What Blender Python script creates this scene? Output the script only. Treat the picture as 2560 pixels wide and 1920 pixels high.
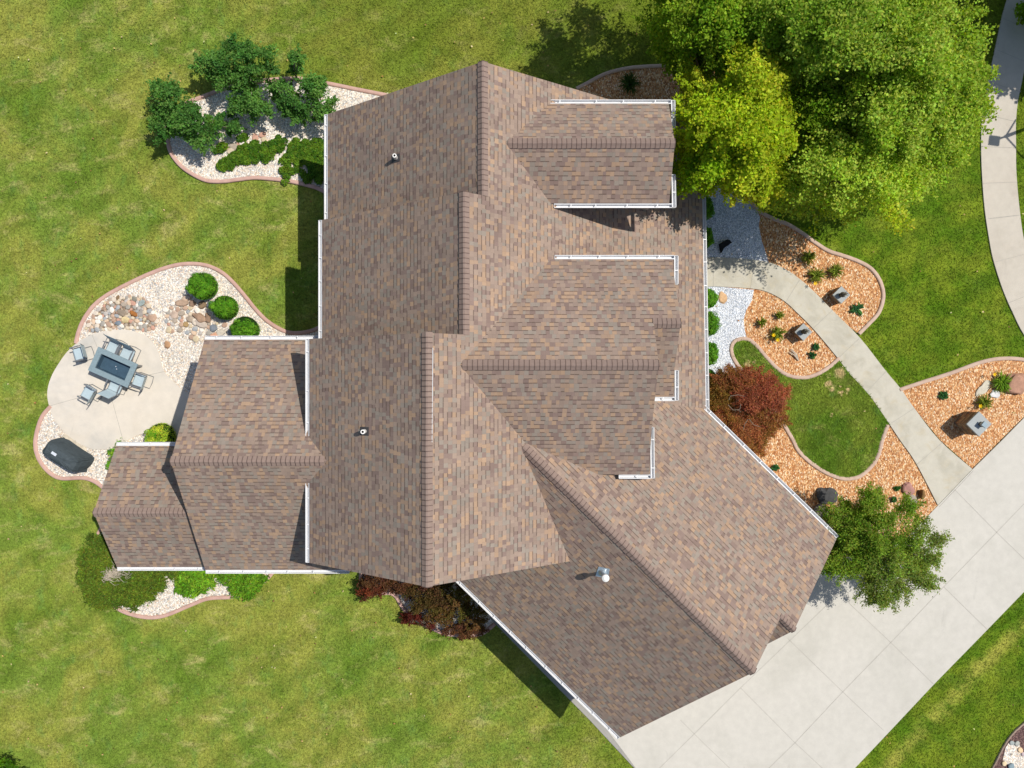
import bpy, bmesh, math, random
import numpy as np
from mathutils import Vector, Matrix, noise as mnoise

# ------------------------------------------------------------------ scene
for o in list(bpy.data.objects):
    bpy.data.objects.remove(o)
SC = bpy.context.scene
COL = SC.collection
R = math.radians
rnd = random.Random(7)
rng = np.random.default_rng(11)

# camera: drone looking straight down from 28.7 m
H, F = 28.7, 1779.0                      # height (m), focal length in photo pixels (2560 wide)
cam = bpy.data.cameras.new('camera')
cam.sensor_width = 36.0
cam.lens = 36.0 * F / 2560.0
cam.clip_start = 0.5
cam.clip_end = 3000.0
camo = bpy.data.objects.new('camera', cam)
camo.location = (0, 0, H)
COL.objects.link(camo)
SC.camera = camo

# sun + sky
SUN_EL, SUN_AZ = R(57.5), R(21.0)
sun = bpy.data.lights.new('sun', 'SUN')
sun.energy = 4.5
sun.angle = R(0.5)
sun.color = (1.0, 0.955, 0.88)
suno = bpy.data.objects.new('sun', sun)
sdir = Vector((math.cos(SUN_EL) * math.cos(SUN_AZ), math.cos(SUN_EL) * math.sin(SUN_AZ), math.sin(SUN_EL)))
suno.rotation_euler = sdir.to_track_quat('Z', 'Y').to_euler()
suno.location = (30, 12, 60)
COL.objects.link(suno)
W = bpy.data.worlds.new('World')
SC.world = W
W.use_nodes = True
nt = W.node_tree
sky = nt.nodes.new('ShaderNodeTexSky')
sky.sky_type = 'NISHITA'
sky.sun_disc = False
sky.sun_elevation = SUN_EL
sky.sun_rotation = R(90) - SUN_AZ
nt.links.new(sky.outputs[0], nt.nodes['Background'].inputs[0])
nt.nodes['Background'].inputs[1].default_value = 0.105
SC.view_settings.view_transform = 'Standard'
SC.view_settings.look = 'None'
SC.view_settings.exposure = 0.0
SC.view_settings.gamma = 1.0

# ------------------------------------------------------------------ helpers
def P(px, py, z=0.0):
    """photo pixel + real height -> world point"""
    u = H - z
    return Vector(((px - 1280) * u / F, (960 - py) * u / F, z))

def G2(pts):
    return [(P(x, y).x, P(x, y).y) for x, y in pts]

def tag(o, label=None, cat=None, group=None, kind=None):
    if label: o['label'] = label
    if cat: o['category'] = cat
    if group: o['group'] = group
    if kind: o['kind'] = kind
    return o

def empty(name, loc, label, cat, group=None, rz=0.0):
    o = bpy.data.objects.new(name, None)
    o.empty_display_size = 0.3
    o.location = loc
    o.rotation_euler = (0, 0, rz)
    COL.objects.link(o)
    return tag(o, label, cat, group)

class MB:
    def __init__(s):
        s.v, s.f, s.m, s.uv = [], [], [], []
    def add(s, vs, fs, mi=0, uvs=None):
        b = len(s.v)
        s.v += [tuple(x) for x in vs]
        for k, f in enumerate(fs):
            s.f.append([b + i for i in f])
            s.m.append(mi)
            s.uv.append(uvs[k] if uvs else [(0, 0)] * len(f))
    def box(s, c, d, mi=0, rz=0.0, top=1.0):
        cx, cy, cz = c
        hx, hy, hz = d[0] / 2, d[1] / 2, d[2] / 2
        vs = []
        for z, k in ((-hz, 1.0), (hz, top)):
            for x, y in ((-hx, -hy), (hx, -hy), (hx, hy), (-hx, hy)):
                x, y = x * k, y * k
                vs.append((cx + x * math.cos(rz) - y * math.sin(rz), cy + x * math.sin(rz) + y * math.cos(rz), cz + z))
        s.add(vs, [(3, 2, 1, 0), (4, 5, 6, 7), (0, 1, 5, 4), (1, 2, 6, 5), (2, 3, 7, 6), (3, 0, 4, 7)], mi)
    def tube(s, pts, rad, n=6, mi=0, cap=True):
        pts = [Vector(p) for p in pts]
        if not hasattr(rad, '__len__'): rad = [rad] * len(pts)
        vs, fs = [], []
        for i, p in enumerate(pts):
            d = (pts[min(i + 1, len(pts) - 1)] - pts[max(i - 1, 0)])
            d = d.normalized() if d.length > 1e-6 else Vector((0, 0, 1))
            a = d.cross(Vector((0, 0, 1)) if abs(d.z) < 0.9 else Vector((1, 0, 0))).normalized()
            b = d.cross(a)
            for k in range(n):
                t = 2 * math.pi * k / n
                vs.append(p + (a * math.cos(t) + b * math.sin(t)) * rad[i])
        for i in range(len(pts) - 1):
            for k in range(n):
                k2 = (k + 1) % n
                fs.append((i * n + k, i * n + k2, (i + 1) * n + k2, (i + 1) * n + k))
        if cap:
            fs.append(tuple(range(n)))
            fs.append(tuple(reversed([(len(pts) - 1) * n + k for k in range(n)])))
        s.add(vs, fs, mi)
    def lathe(s, c, prof, n=16, mi=0):
        cx, cy, cz = c
        vs, fs = [], []
        for r, z in prof:
            for k in range(n):
                t = 2 * math.pi * k / n
                vs.append((cx + r * math.cos(t), cy + r * math.sin(t), cz + z))
        for i in range(len(prof) - 1):
            for k in range(n):
                k2 = (k + 1) % n
                fs.append((i * n + k, i * n + k2, (i + 1) * n + k2, (i + 1) * n + k))
        fs.append(tuple(reversed(range(n))))
        fs.append(tuple((len(prof) - 1) * n + k for k in range(n)))
        s.add(vs, fs, mi)
    def slab(s, poly, z0, z1, mi=0, side=None):
        """vertical prism of a plan polygon; concave allowed"""
        a = sum(poly[i][0] * poly[(i + 1) % len(poly)][1] - poly[(i + 1) % len(poly)][0] * poly[i][1] for i in range(len(poly)))
        if a < 0: poly = poly[::-1]
        n = len(poly)
        vs = [(x, y, z1) for x, y in poly] + [(x, y, z0) for x, y in poly]
        s.add(vs, [tuple(range(n))], mi)
        b = len(s.v) - 2 * n
        for i in range(n):
            j = (i + 1) % n
            s.f.append([b + i, b + n + i, b + n + j, b + j]); s.m.append(mi if side is None else side); s.uv.append([(0, 0)] * 4)
    def prism(s, prof, o, q, t, t0, t1, mi=0):
        """profile [(q,z)] swept from t0 to t1; world = o + q*Q + t*T"""
        o, q, t = Vector(o), Vector(q), Vector(t)
        n = len(prof)
        vs = [o + q * a + t * tt + Vector((0, 0, z)) for tt in (t0, t1) for a, z in prof]
        fs = [tuple(range(n)), tuple(reversed(range(n, 2 * n)))]
        for i in range(n):
            j = (i + 1) % n
            fs.append((i, i + n, j + n, j))
        s.add(vs, fs, mi)
    def build(s, name, mats, parent=None, smooth=False, fixn=True):
        me = bpy.data.meshes.new(name)
        me.from_pydata(s.v, [], s.f)
        if not isinstance(mats, (list, tuple)): mats = [mats]
        for m in mats: me.materials.append(m)
        me.polygons.foreach_set('material_index', s.m)
        uvl = me.uv_layers.new(name='UVMap')
        flat = [c for u in s.uv for p in u for c in p]
        if len(flat) == 2 * len(me.loops): uvl.data.foreach_set('uv', flat)
        me.update()
        if fixn:
            bm = bmesh.new(); bm.from_mesh(me)
            bmesh.ops.recalc_face_normals(bm, faces=bm.faces)
            bm.to_mesh(me); bm.free()
        if smooth:
            me.polygons.foreach_set('use_smooth', [True] * len(me.polygons))
        o = bpy.data.objects.new(name, me)
        COL.objects.link(o)
        if parent: o.parent = parent
        return o

# world-space parts under an empty: subtract the parent's place by inverse matrix
def under(o, parent):
    o.parent = parent
    bpy_inv = Matrix.Translation(parent.location) @ parent.rotation_euler.to_matrix().to_4x4()
    o.matrix_parent_inverse = bpy_inv.inverted()
    return o

def smooth_path(pts, k=6, closed=False):
    pts = [Vector((p[0], p[1], 0)) for p in pts]
    out = []
    n = len(pts)
    rngi = range(n) if closed else range(n - 1)
    for i in rngi:
        g = (lambda j: pts[j % n]) if closed else (lambda j: pts[min(max(j, 0), n - 1)])
        p0, p1, p2, p3 = g(i - 1), g(i), g(i + 1), g(i + 2)
        for s in range(k):
            t = s / k
            out.append(0.5 * ((2 * p1) + (p2 - p0) * t + (2 * p0 - 5 * p1 + 4 * p2 - p3) * t * t + (3 * p1 - p0 - 3 * p2 + p3) * t ** 3))
    if not closed: out.append(pts[-1])
    return [(p.x, p.y) for p in out]

# ------------------------------------------------------------------ materials
def srgb(r, g, b, k=1.0):
    f = lambda c: (c / 255 / 12.92) if c <= 10 else ((c / 255 + 0.055) / 1.055) ** 2.4
    return (f(r) * k, f(g) * k, f(b) * k, 1.0)

class N:
    def __init__(s, name, rough=0.9, spec=0.2):
        s.mat = bpy.data.materials.new(name)
        s.mat.use_nodes = True
        s.t = s.mat.node_tree
        s.b = s.t.nodes['Principled BSDF']
        s.b.inputs['Roughness'].default_value = rough
        s.b.inputs['Specular IOR Level'].default_value = spec
        s._pos = None
    def n(s, typ, **kw):
        x = s.t.nodes.new(typ)
        for k, v in kw.items(): setattr(x, k, v)
        return x
    def l(s, a, b): s.t.links.new(a, b)
    def pos(s):
        if s._pos is None: s._pos = s.n('ShaderNodeNewGeometry').outputs['Position']
        return s._pos
    def set(s, sock, v):
        if isinstance(v, (int, float)): sock.default_value = v
        elif isinstance(v, tuple): sock.default_value = v
        else: s.l(v, sock)
    def math(s, op, a, b=0.0, c=0.0, clamp=False):
        x = s.n('ShaderNodeMath', operation=op); x.use_clamp = clamp
        s.set(x.inputs[0], a); s.set(x.inputs[1], b); s.set(x.inputs[2], c)
        return x.outputs[0]
    def noise(s, scale, detail=3, rough=0.55, vec=None, stretch=None, dist=0.0, col=False):
        x = s.n('ShaderNodeTexNoise')
        x.inputs['Scale'].default_value = scale
        x.inputs['Detail'].default_value = detail
        x.inputs['Roughness'].default_value = rough
        x.inputs['Distortion'].default_value = dist
        v = vec or s.pos()
        if stretch:
            m = s.n('ShaderNodeMapping'); m.inputs['Scale'].default_value = stretch[:3]
            if len(stretch) > 3: m.inputs['Rotation'].default_value = (0, 0, stretch[3])
            s.l(v, m.inputs[0]); v = m.outputs[0]
        s.l(v, x.inputs['Vector'])
        return x.outputs['Color' if col else 'Fac']
    def ramp(s, f, stops, interp='LINEAR'):
        x = s.n('ShaderNodeValToRGB')
        e = x.color_ramp.elements
        x.color_ramp.interpolation = interp
        while len(e) < len(stops): e.new(0.5)
        for k, (p, c) in enumerate(stops):
            e[k].position = p
            e[k].color = c if len(c) == 4 else (*c, 1)
        s.l(f, x.inputs[0])
        return x.outputs[0]
    def sstep(s, f, a, b):
        x = s.n('ShaderNodeMapRange', interpolation_type='SMOOTHSTEP')
        s.set(x.inputs[0], f); x.inputs[1].default_value = a; x.inputs[2].default_value = b
        return x.outputs[0]
    def mix(s, f, a, b, mode='MIX'):
        x = s.n('ShaderNodeMix', data_type='RGBA', blend_type=mode)
        s.set(x.inputs['Factor'], f); s.set(x.inputs['A'], a) if not hasattr(a, 'links') else s.l(a, x.inputs['A'])
        # the colour sockets share names with float ones: address by index
        return x
    def cmix(s, f, a, b, mode='MIX'):
        x = s.n('ShaderNodeMix', data_type='RGBA', blend_type=mode)
        s.set(x.inputs[0], f); s.set(x.inputs[6], a); s.set(x.inputs[7], b)
        return x.outputs[2]
    def gain(s, col, f, lo, hi):
        """multiply colour by lo..hi following f (0..1)"""
        m = s.n('ShaderNodeMapRange'); s.set(m.inputs[0], f)
        m.inputs[1].default_value = 0.25; m.inputs[2].default_value = 0.75
        m.inputs[3].default_value = lo; m.inputs[4].default_value = hi
        x = s.n('ShaderNodeVectorMath', operation='SCALE')
        s.l(col, x.inputs[0]) if not isinstance(col, tuple) else s.set(x.inputs[0], col[:3])
        s.l(m.outputs[0], x.inputs[3])
        return x.outputs[0]
    def bump(s, h, strength=0.5, dist=0.02):
        x = s.n('ShaderNodeBump'); x.inputs['Strength'].default_value = strength
        x.inputs['Distance'].default_value = dist
        s.l(h, x.inputs['Height']); s.l(x.outputs[0], s.b.inputs['Normal'])
    def out(s, col):
        s.set(s.b.inputs['Base Color'], col)
        return s.mat

def plain(name, col, rough=0.7, spec=0.3, var=0.15, scale=8.0, metal=0.0, bump=0.0):
    m = N(name, rough, spec)
    m.b.inputs['Metallic'].default_value = metal
    f = m.noise(scale, 5, 0.6)
    if bump: m.bump(m.noise(scale * 4, 4), bump, 0.01)
    return m.out(m.gain(col, f, 1 - var, 1 + var))

def grass_mat(name, spots=(), trail=None, dark=False):
    m = N(name, 0.95, 0.1)
    K = 0.93
    big = m.noise(0.16, 3, 0.5)
    green = srgb(116, 138, 52, K)
    olive = srgb(144, 148, 64, K)
    deep = srgb(86, 116, 30, K)
    tan = srgb(186, 176, 112, K)
    blue = srgb(98, 140, 66, K)
    if dark: green, olive, tan = srgb(92, 124, 34, K), srgb(122, 140, 48, K), srgb(158, 156, 86, K)
    c = m.cmix(m.sstep(m.noise(0.30, 6, 0.6, dist=0.6), 0.40, 0.60), green, olive)
    c = m.cmix(m.math('MULTIPLY', m.sstep(m.noise(0.55, 6, 0.62, stretch=(1, .7, 1, 0.6), dist=0.6), 0.46, 0.70), 0.68), c, deep)
    c = m.cmix(m.math('MULTIPLY', m.sstep(m.noise(1.3, 4, 0.65, stretch=(1.3, .8, 1, 1.1)), 0.52, 0.72), 0.45), c, blue)
    dry = m.math('MULTIPLY', m.sstep(m.noise(1.15, 8, 0.72, stretch=(.7, 1.2, 1, -0.5), dist=0.5), 0.50, 0.74), 0.75)
    c = m.cmix(dry, c, tan)
    # the east lawn is lusher and darker than the dry west lawn
    sep = m.n('ShaderNodeSeparateXYZ'); m.l(m.pos(), sep.inputs[0])
    x, y = sep.outputs[0], sep.outputs[1]
    if not dark:
        wob = m.math('MULTIPLY', m.math('SUBTRACT', big, 0.5), 9.0)
        east = m.sstep(m.math('ADD', x, wob), 1.0, 8.0)
        lush = m.cmix(m.sstep(m.noise(0.9, 5, 0.6), 0.35, 0.68), srgb(78, 114, 12, .86), srgb(122, 140, 34, .86))
        c = m.cmix(m.math('MULTIPLY', east, 0.88), c, lush)
        north = m.math('MULTIPLY', m.sstep(m.math('ADD', y, wob), 8.0, 14.0), m.sstep(x, -13.0, -5.0))
        c = m.cmix(m.math('MULTIPLY', north, 0.5), c, srgb(106, 116, 28, .84))
    mow = m.n('ShaderNodeTexWave', wave_type='BANDS', bands_direction='X'); mow.inputs['Scale'].default_value = 0.28
    mow.inputs['Distortion'].default_value = 2.2; mow.inputs['Detail'].default_value = 3; mow.inputs['Detail Scale'].default_value = 0.5
    mp = m.n('ShaderNodeMapping'); mp.inputs['Rotation'].default_value = (0, 0, 0.95); m.l(m.pos(), mp.inputs[0]); m.l(mp.outputs[0], mow.inputs['Vector'])
    c = m.gain(c, mow.outputs['Fac'], 0.93, 1.06)
    speck = m.sstep(m.noise(5.5, 4, 0.8), 0.66, 0.74)
    c = m.cmix(m.math('MULTIPLY', speck, 0.45), c, tan)
    for (sx, sy, r) in spots:
        p = P(sx, sy)
        d = m.n('ShaderNodeVectorMath', operation='DISTANCE')
        m.l(m.pos(), d.inputs[0]); d.inputs[1].default_value = (p.x, p.y, 0)
        dd = m.math('ADD', d.outputs['Value'], m.math('MULTIPLY', m.math('SUBTRACT', m.noise(7, 4, 0.7), 0.5), 0.45))
        c = m.cmix(m.math('MULTIPLY', m.math('SUBTRACT', 1.0, m.sstep(dd, r * 0.4, r * 1.3)), 0.85), c, srgb(222, 192, 140, K))
    if trail:
        (x0, y0), (x1, y1) = trail
        L = math.hypot(x1 - x0, y1 - y0); nx, ny = -(y1 - y0) / L, (x1 - x0) / L
        d = m.math('ABSOLUTE', m.math('ADD', m.math('ADD', m.math('MULTIPLY', x, nx), m.math('MULTIPLY', y, ny)),
                   m.math('ADD', m.math('MULTIPLY', m.math('SUBTRACT', m.noise(0.5, 3), 0.5), 0.5), -(x0 * nx + y0 * ny))))
        tr = m.math('MULTIPLY', m.math('SUBTRACT', 1.0, m.sstep(d, 0.0, 0.5)), m.sstep(m.noise(0.9, 5, 0.7), 0.30, 0.6))
        c = m.cmix(m.math('MULTIPLY', tr, m.math('MULTIPLY', m.sstep(x, 8.0, 12.0), 0.42)), c, srgb(206, 194, 96, K))
    fine = m.noise(34, 3, 0.7, stretch=(1, .45, 1, 0.9))
    fine2 = m.noise(9, 5, 0.7)
    c = m.gain(c, fine2, 0.60, 1.38)
    c = m.gain(c, m.noise(17, 4, 0.75), 0.72, 1.28)
    c = m.gain(c, m.noise(3.2, 6, 0.75, dist=.5), 0.78, 1.20)
    c = m.gain(c, fine, 0.62, 1.42)
    m.bump(m.math('ADD', fine, m.math('MULTIPLY', fine2, 1.2)), 0.6, 0.05)
    return m.out(c)

def gravel_mat(name, cols, scale, gap=0.25, bump=0.9, dist=0.03, rnd_=1.0, stretch=None, gapcol=None):
    m = N(name, 0.85, 0.25)
    v = m.n('ShaderNodeTexVoronoi'); v.inputs['Scale'].default_value = scale
    v.inputs['Randomness'].default_value = rnd_
    vec = m.pos()
    # wobble so that cells are not regular polygons
    nz = m.noise(scale * 0.7, 3, 0.6, col=True)
    a = m.n('ShaderNodeVectorMath', operation='MULTIPLY_ADD')
    m.l(nz, a.inputs[0]); a.inputs[1].default_value = (1.1 / scale,) * 3; m.l(vec, a.inputs[2])
    if stretch:
        mp = m.n('ShaderNodeMapping'); mp.inputs['Scale'].default_value = stretch
        m.l(a.outputs[0], mp.inputs[0]); m.l(mp.outputs[0], v.inputs['Vector'])
    else:
        m.l(a.outputs[0], v.inputs['Vector'])
    sep = m.n('ShaderNodeSeparateColor'); m.l(v.outputs['Color'], sep.inputs[0])
    k = len(cols)
    stops = [(i / k, c) for i, c in enumerate(cols)]
    c = m.ramp(sep.outputs[0], stops, 'CONSTANT')
    c = m.gain(c, sep.outputs[1], 0.85, 1.12)
    c = m.gain(c, m.noise(1.2, 4), 0.93, 1.07)
    dk = m.sstep(v.outputs['Distance'], 0.42, 0.75)
    c = m.cmix(m.math('MULTIPLY', dk, gap), c, gapcol or srgb(70, 60, 52))
    hgt = m.math('ADD', m.math('SUBTRACT', 1.0, v.outputs['Distance']), m.math('MULTIPLY', sep.outputs[2], 0.8))
    m.bump(hgt, bump, dist)
    return m.out(c)

def concrete_mat(name, col, stain, sc=0.6, amt=0.5, warm=None):
    m = N(name, 0.9, 0.2)
    c = m.cmix(m.math('MULTIPLY', m.sstep(m.noise(sc, 6, 0.62, dist=0.6), 0.42, 0.75), amt), col, stain)
    sm = m.math('MULTIPLY', m.sstep(m.noise(0.9, 6, 0.7, stretch=(1.6, .5, 1, 0.78), dist=0.7), 0.60, 0.80), 0.35)
    c = m.cmix(sm, c, tuple(x * 0.55 for x in stain[:3]) + (1.0,))
    if warm: c = m.cmix(m.math('MULTIPLY', m.sstep(m.noise(sc * 1.7, 5, 0.6, dist=0.8), 0.5, 0.72), 0.5), c, warm)
    c = m.gain(c, m.noise(3.5, 5, 0.6), 0.94, 1.06)
    f = m.noise(60, 2, 0.6)
    c = m.gain(c, f, 0.95, 1.05)
    m.bump(f, 0.15, 0.005)
    return m.out(c)

def shingle_mat():
    m = N('asphalt_shingles', 0.95, 0.12)
    uv = m.n('ShaderNodeUVMap').outputs[0]
    sep = m.n('ShaderNodeSeparateXYZ'); m.l(uv, sep.inputs[0])
    u, v = sep.outputs[0], sep.outputs[1]
    wob = m.math('MULTIPLY', m.math('SUBTRACT', m.noise(0.6, 2), 0.5), 0.03)
    vv = m.math('DIVIDE', m.math('ADD', v, wob), 0.145)
    row = m.math('FLOOR', vv)
    fr = m.math('SUBTRACT', vv, row)
    wn = m.n('ShaderNodeTexWhiteNoise', noise_dimensions='1D'); m.l(row, wn.inputs['W'])
    w = m.math('ADD', m.math('DIVIDE', u, 0.135), m.math('MULTIPLY', wn.outputs['Value'], 311.0))
    w = m.math('ADD', w, m.math('MULTIPLY', row, 57.0))
    vo = m.n('ShaderNodeTexVoronoi', voronoi_dimensions='1D'); vo.inputs['Scale'].default_value = 1.0; vo.inputs['Randomness'].default_value = 0.72
    m.l(w, vo.inputs['W'])
    ve = m.n('ShaderNodeTexVoronoi', voronoi_dimensions='1D', feature='DISTANCE_TO_EDGE'); ve.inputs['Scale'].default_value = 1.0; ve.inputs['Randomness'].default_value = 0.72
    m.l(w, ve.inputs['W'])
    sc = m.n('ShaderNodeSeparateColor'); m.l(vo.outputs['Color'], sc.inputs[0])
    K = 0.95
    pal = [srgb(149, 130, 119, K), srgb(175, 144, 117, K), srgb(146, 128, 118, K), srgb(121, 101, 98, K), srgb(156, 136, 123, K),
           srgb(142, 135, 126, K), srgb(148, 129, 118, K), srgb(130, 110, 106, K), srgb(140, 133, 125, K), srgb(166, 138, 116, K)]
    # slow drift of the colour mix so tan and plum tabs bunch a little
    pick = m.math('FRACT', m.math('ADD', sc.outputs[0], m.math('MULTIPLY', m.noise(0.35, 2), 0.0)))
    c = m.ramp(pick, [(i / len(pal), p) for i, p in enumerate(pal)], 'CONSTANT')
    c = m.cmix(0.38, c, srgb(150, 131, 114, K))
    c = m.gain(c, sc.outputs[2], 0.94, 1.05)
    raised = m.sstep(sc.outputs[1], 0.50, 0.52)
    low = m.math('SUBTRACT', 1.0, m.sstep(fr, 0.17, 0.24))
    band = m.math('MULTIPLY', raised, low)
    band = m.math('MULTIPLY', band, m.sstep(ve.outputs['Distance'], 0.0, 0.06))
    c = m.cmix(m.math('MULTIPLY', band, 0.70), c, srgb(84, 69, 62, K))
    thin = m.math('SUBTRACT', 1.0, m.sstep(fr, 0.02, 0.08))
    c = m.cmix(m.math('MULTIPLY', thin, 0.16), c, srgb(84, 72, 66, K))
    edge = m.math('SUBTRACT', 1.0, m.sstep(ve.outputs['Distance'], 0.0, 0.05))
    c = m.cmix(m.math('MULTIPLY', edge, 0.22), c, srgb(90, 76, 70, K))
    c = m.gain(c, m.noise(0.45, 4, 0.6), 0.92, 1.08)
    c = m.gain(c, m.noise(1.0, 4, 0.6, vec=uv, stretch=(2.6, .25, 1)), 0.95, 1.05)
    gr = m.noise(70, 2, 0.8)
    c = m.gain(c, gr, 0.88, 1.12)
    h = m.math('ADD', m.math('MULTIPLY', m.math('SUBTRACT', 1.0, fr), 0.6), m.math('MULTIPLY', raised, 0.5))
    h = m.math('ADD', h, m.math('MULTIPLY', gr, 0.12))
    m.bump(h, 0.42, 0.012)
    return m.out(c)

def leaf_mat(name, trans=0.35, rough=0.65):
    m = N(name, rough, 0.18)
    at = m.n('ShaderNodeAttribute'); at.attribute_name = 'tint'
    m.l(at.outputs['Color'], m.b.inputs['Base Color'])
    tr = m.n('ShaderNodeBsdfTranslucent')
    g = m.n('ShaderNodeVectorMath', operation='MULTIPLY'); m.l(at.outputs['Color'], g.inputs[0]); g.inputs[1].default_value = (1.25, 1.2, 0.5)
    m.l(g.outputs[0], tr.inputs['Color'])
    mx = m.n('ShaderNodeMixShader'); mx.inputs[0].default_value = trans
    m.l(m.b.outputs[0], mx.inputs[1]); m.l(tr.outputs[0], mx.inputs[2])
    m.l(mx.outputs[0], m.t.nodes['Material Output'].inputs[0])
    return m.mat

def stone_mat(name, cols):
    """one colour per object, picked by the object's own random number, with mottling"""
    m = N(name, 0.85, 0.25)
    oi = m.n('ShaderNodeObjectInfo')
    c = m.ramp(oi.outputs['Random'], [(i / len(cols), c) for i, c in enumerate(cols)], 'CONSTANT')
    c = m.gain(c, m.noise(9, 5, 0.65), 0.8, 1.2)
    m.bump(m.noise(25, 5, 0.6), 0.35, 0.02)
    return m.out(c)

M = {}
M['grass'] = grass_mat('lawn_grass', trail=((P(2210, 1920).x, P(2210, 1920).y), (P(2560, 1560).x, P(2560, 1560).y)))
M['grass2'] = grass_mat('island_grass', dark=True, spots=((1869, 911, .16), (1883, 905, .10), (2098, 932, .22), (2068, 960, .16),
              (2080, 971, .14), (2101, 967, .08), (2118, 976, .12), (2070, 936, .10), (2101, 984, .12), (2078, 1038, .07), (1957, 912, .05)))
M['cream'] = gravel_mat('cream_river_gravel', [srgb(232, 221, 202), srgb(238, 230, 216), srgb(218, 198, 172), srgb(206, 198, 188), srgb(242, 236, 226),
              srgb(226, 202, 178), srgb(230, 220, 206), srgb(176, 174, 172), srgb(240, 230, 212), srgb(216, 208, 198)], 21, 0.36, 0.55, 0.03, gapcol=srgb(120, 108, 94))
M['crevice_shade'] = gravel_mat('crevice_shade_pebbles', [srgb(176, 156, 134), srgb(150, 132, 114), srgb(190, 172, 150), srgb(132, 118, 104), srgb(164, 140, 118)], 17, 0.6, 0.9, 0.03, gapcol=srgb(60, 50, 42))  # dark tone holds the crevice shade of the cobble pile
M['white'] = gravel_mat('white_marble_chips', [srgb(230, 233, 238), srgb(238, 240, 244), srgb(214, 220, 230), srgb(234, 236, 240), srgb(196, 204, 216), srgb(240, 241, 244)], 24, 0.5, 0.8, 0.03, gapcol=srgb(96, 106, 120))
M['mulch'] = gravel_mat('orange_wood_chips', [srgb(208, 150, 98), srgb(222, 172, 120), srgb(186, 126, 76), srgb(236, 200, 154), srgb(214, 158, 104),
              srgb(160, 104, 62), srgb(228, 184, 134), srgb(200, 140, 92), srgb(242, 216, 182), srgb(194, 136, 92)], 27, 0.45, 0.7, 0.03, stretch=(1.0, 0.6, 1), gapcol=srgb(128, 84, 54))
M['mulch_dark'] = gravel_mat('mauve_mulch', [srgb(120, 92, 88), srgb(98, 72, 70), srgb(140, 110, 100), srgb(86, 64, 62)], 26, 0.5, 0.8, 0.03)
M['drive'] = concrete_mat('driveway_concrete', srgb(209, 204, 193, .86), srgb(194, 190, 178, .86), 0.35, 0.6)
M['walk'] = concrete_mat('walkway_concrete', srgb(204, 198, 182, .86), srgb(172, 166, 148, .86), 1.1, 0.7, srgb(196, 182, 152, .86))
M['side'] = concrete_mat('sidewalk_concrete', srgb(206, 197, 182, .84), srgb(190, 180, 164, .84), 0.8, 0.6, srgb(202, 190, 174, .84))
M['patio'] = concrete_mat('patio_concrete', srgb(222, 212, 197, .90), srgb(192, 188, 180, .90), 0.35, 0.9, srgb(216, 204, 186, .88))
M['strip'] = concrete_mat('grey_path_concrete', srgb(170, 166, 158, .86), srgb(140, 138, 134, .86), 0.9, 0.6)
M['joint'] = plain('concrete_joint', srgb(168, 163, 153), 0.95, 0.1)
M['curb'] = concrete_mat('pink_edging_concrete', srgb(200, 164, 150, .93), srgb(182, 144, 130, .93), 1.5, 0.7)
M['curb2'] = concrete_mat('tan_edging_concrete', srgb(198, 172, 154, .95), srgb(178, 150, 132, .95), 1.5, 0.7)
M['shingle'] = shingle_mat()
M['cap'] = plain('ridge_shingle', srgb(142, 123, 113, .95), 0.95, 0.1, 0.10, 9, bump=0.3)
M['cap_shade'] = plain('ridge_stripe_shade', srgb(100, 84, 78, .95), 0.95, 0.1)  # dark cap stripe, coloured to include the shadow under each lap
M['trim'] = plain('roof_edge', srgb(96, 82, 76), 0.8, 0.2)
M['gutter'] = plain('white_gutter_metal', srgb(232, 232, 232, .9), 0.35, 0.5, 0.05, 3)
M['siding'] = plain('beige_wall', srgb(190, 178, 160), 0.85, 0.2, 0.08, 2)
M['pvc'] = plain('white_pipe', srgb(232, 230, 224), 0.5, 0.4, 0.05)
M['hole'] = plain('dark_opening', srgb(30, 28, 26), 0.9, 0.1)
M['flash'] = plain('lead_flashing', srgb(70, 68, 70), 0.7, 0.3)
M['galv'] = plain('galvanised_metal', srgb(190, 200, 206), 0.35, 0.5, 0.1, 20, metal=0.6)
M['sling'] = plain('pale_sling_fabric', srgb(172, 188, 194), 0.6, 0.3, 0.06, 12)
M['frame'] = plain('grey_chair_frame', srgb(128, 130, 132), 0.45, 0.4, 0.06, metal=0.3)
M['ttop'] = plain('weathered_grey_tabletop', srgb(128, 146, 152), 0.7, 0.25, 0.14, 12)
M['basin'] = plain('dark_basin', srgb(62, 84, 100), 0.35, 0.5, 0.2, 10)
M['cover'] = plain('black_cover_fabric', srgb(72, 80, 84), 0.95, 0.08, 0.18, 7, bump=0.5)
M['tagw'] = plain('pale_tag', srgb(200, 205, 212), 0.6, 0.3)
M['capstone'] = concrete_mat('grey_capstone', srgb(176, 180, 178, .86), srgb(160, 162, 160, .86), 2.0, 0.6)
M['bark'] = plain('grey_bark', srgb(128, 116, 102), 0.9, 0.15, 0.25, 12, bump=0.5)
M['barkp'] = plain('pale_bark', srgb(186, 176, 160), 0.9, 0.15, 0.2, 14, bump=0.4)
M['dead'] = plain('dead_twigs', srgb(190, 178, 160), 0.9, 0.1, 0.2, 20)
M['leaf'] = leaf_mat('leaves', 0.44)
M['needle'] = leaf_mat('needles', 0.15, 0.7)
M['petal'] = plain('yellow_petals', srgb(240, 200, 20), 0.6, 0.2, 0.1, 20)
M['iron'] = plain('dark_iron', srgb(40, 42, 46), 0.5, 0.4, 0.1)
M['bronze'] = plain('weathered_finial', srgb(96, 92, 80), 0.8, 0.2, 0.25, 30, bump=0.5)
M['glass'] = plain('frosted_lantern_glass', srgb(226, 206, 180), 0.3, 0.5, 0.05)
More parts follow.
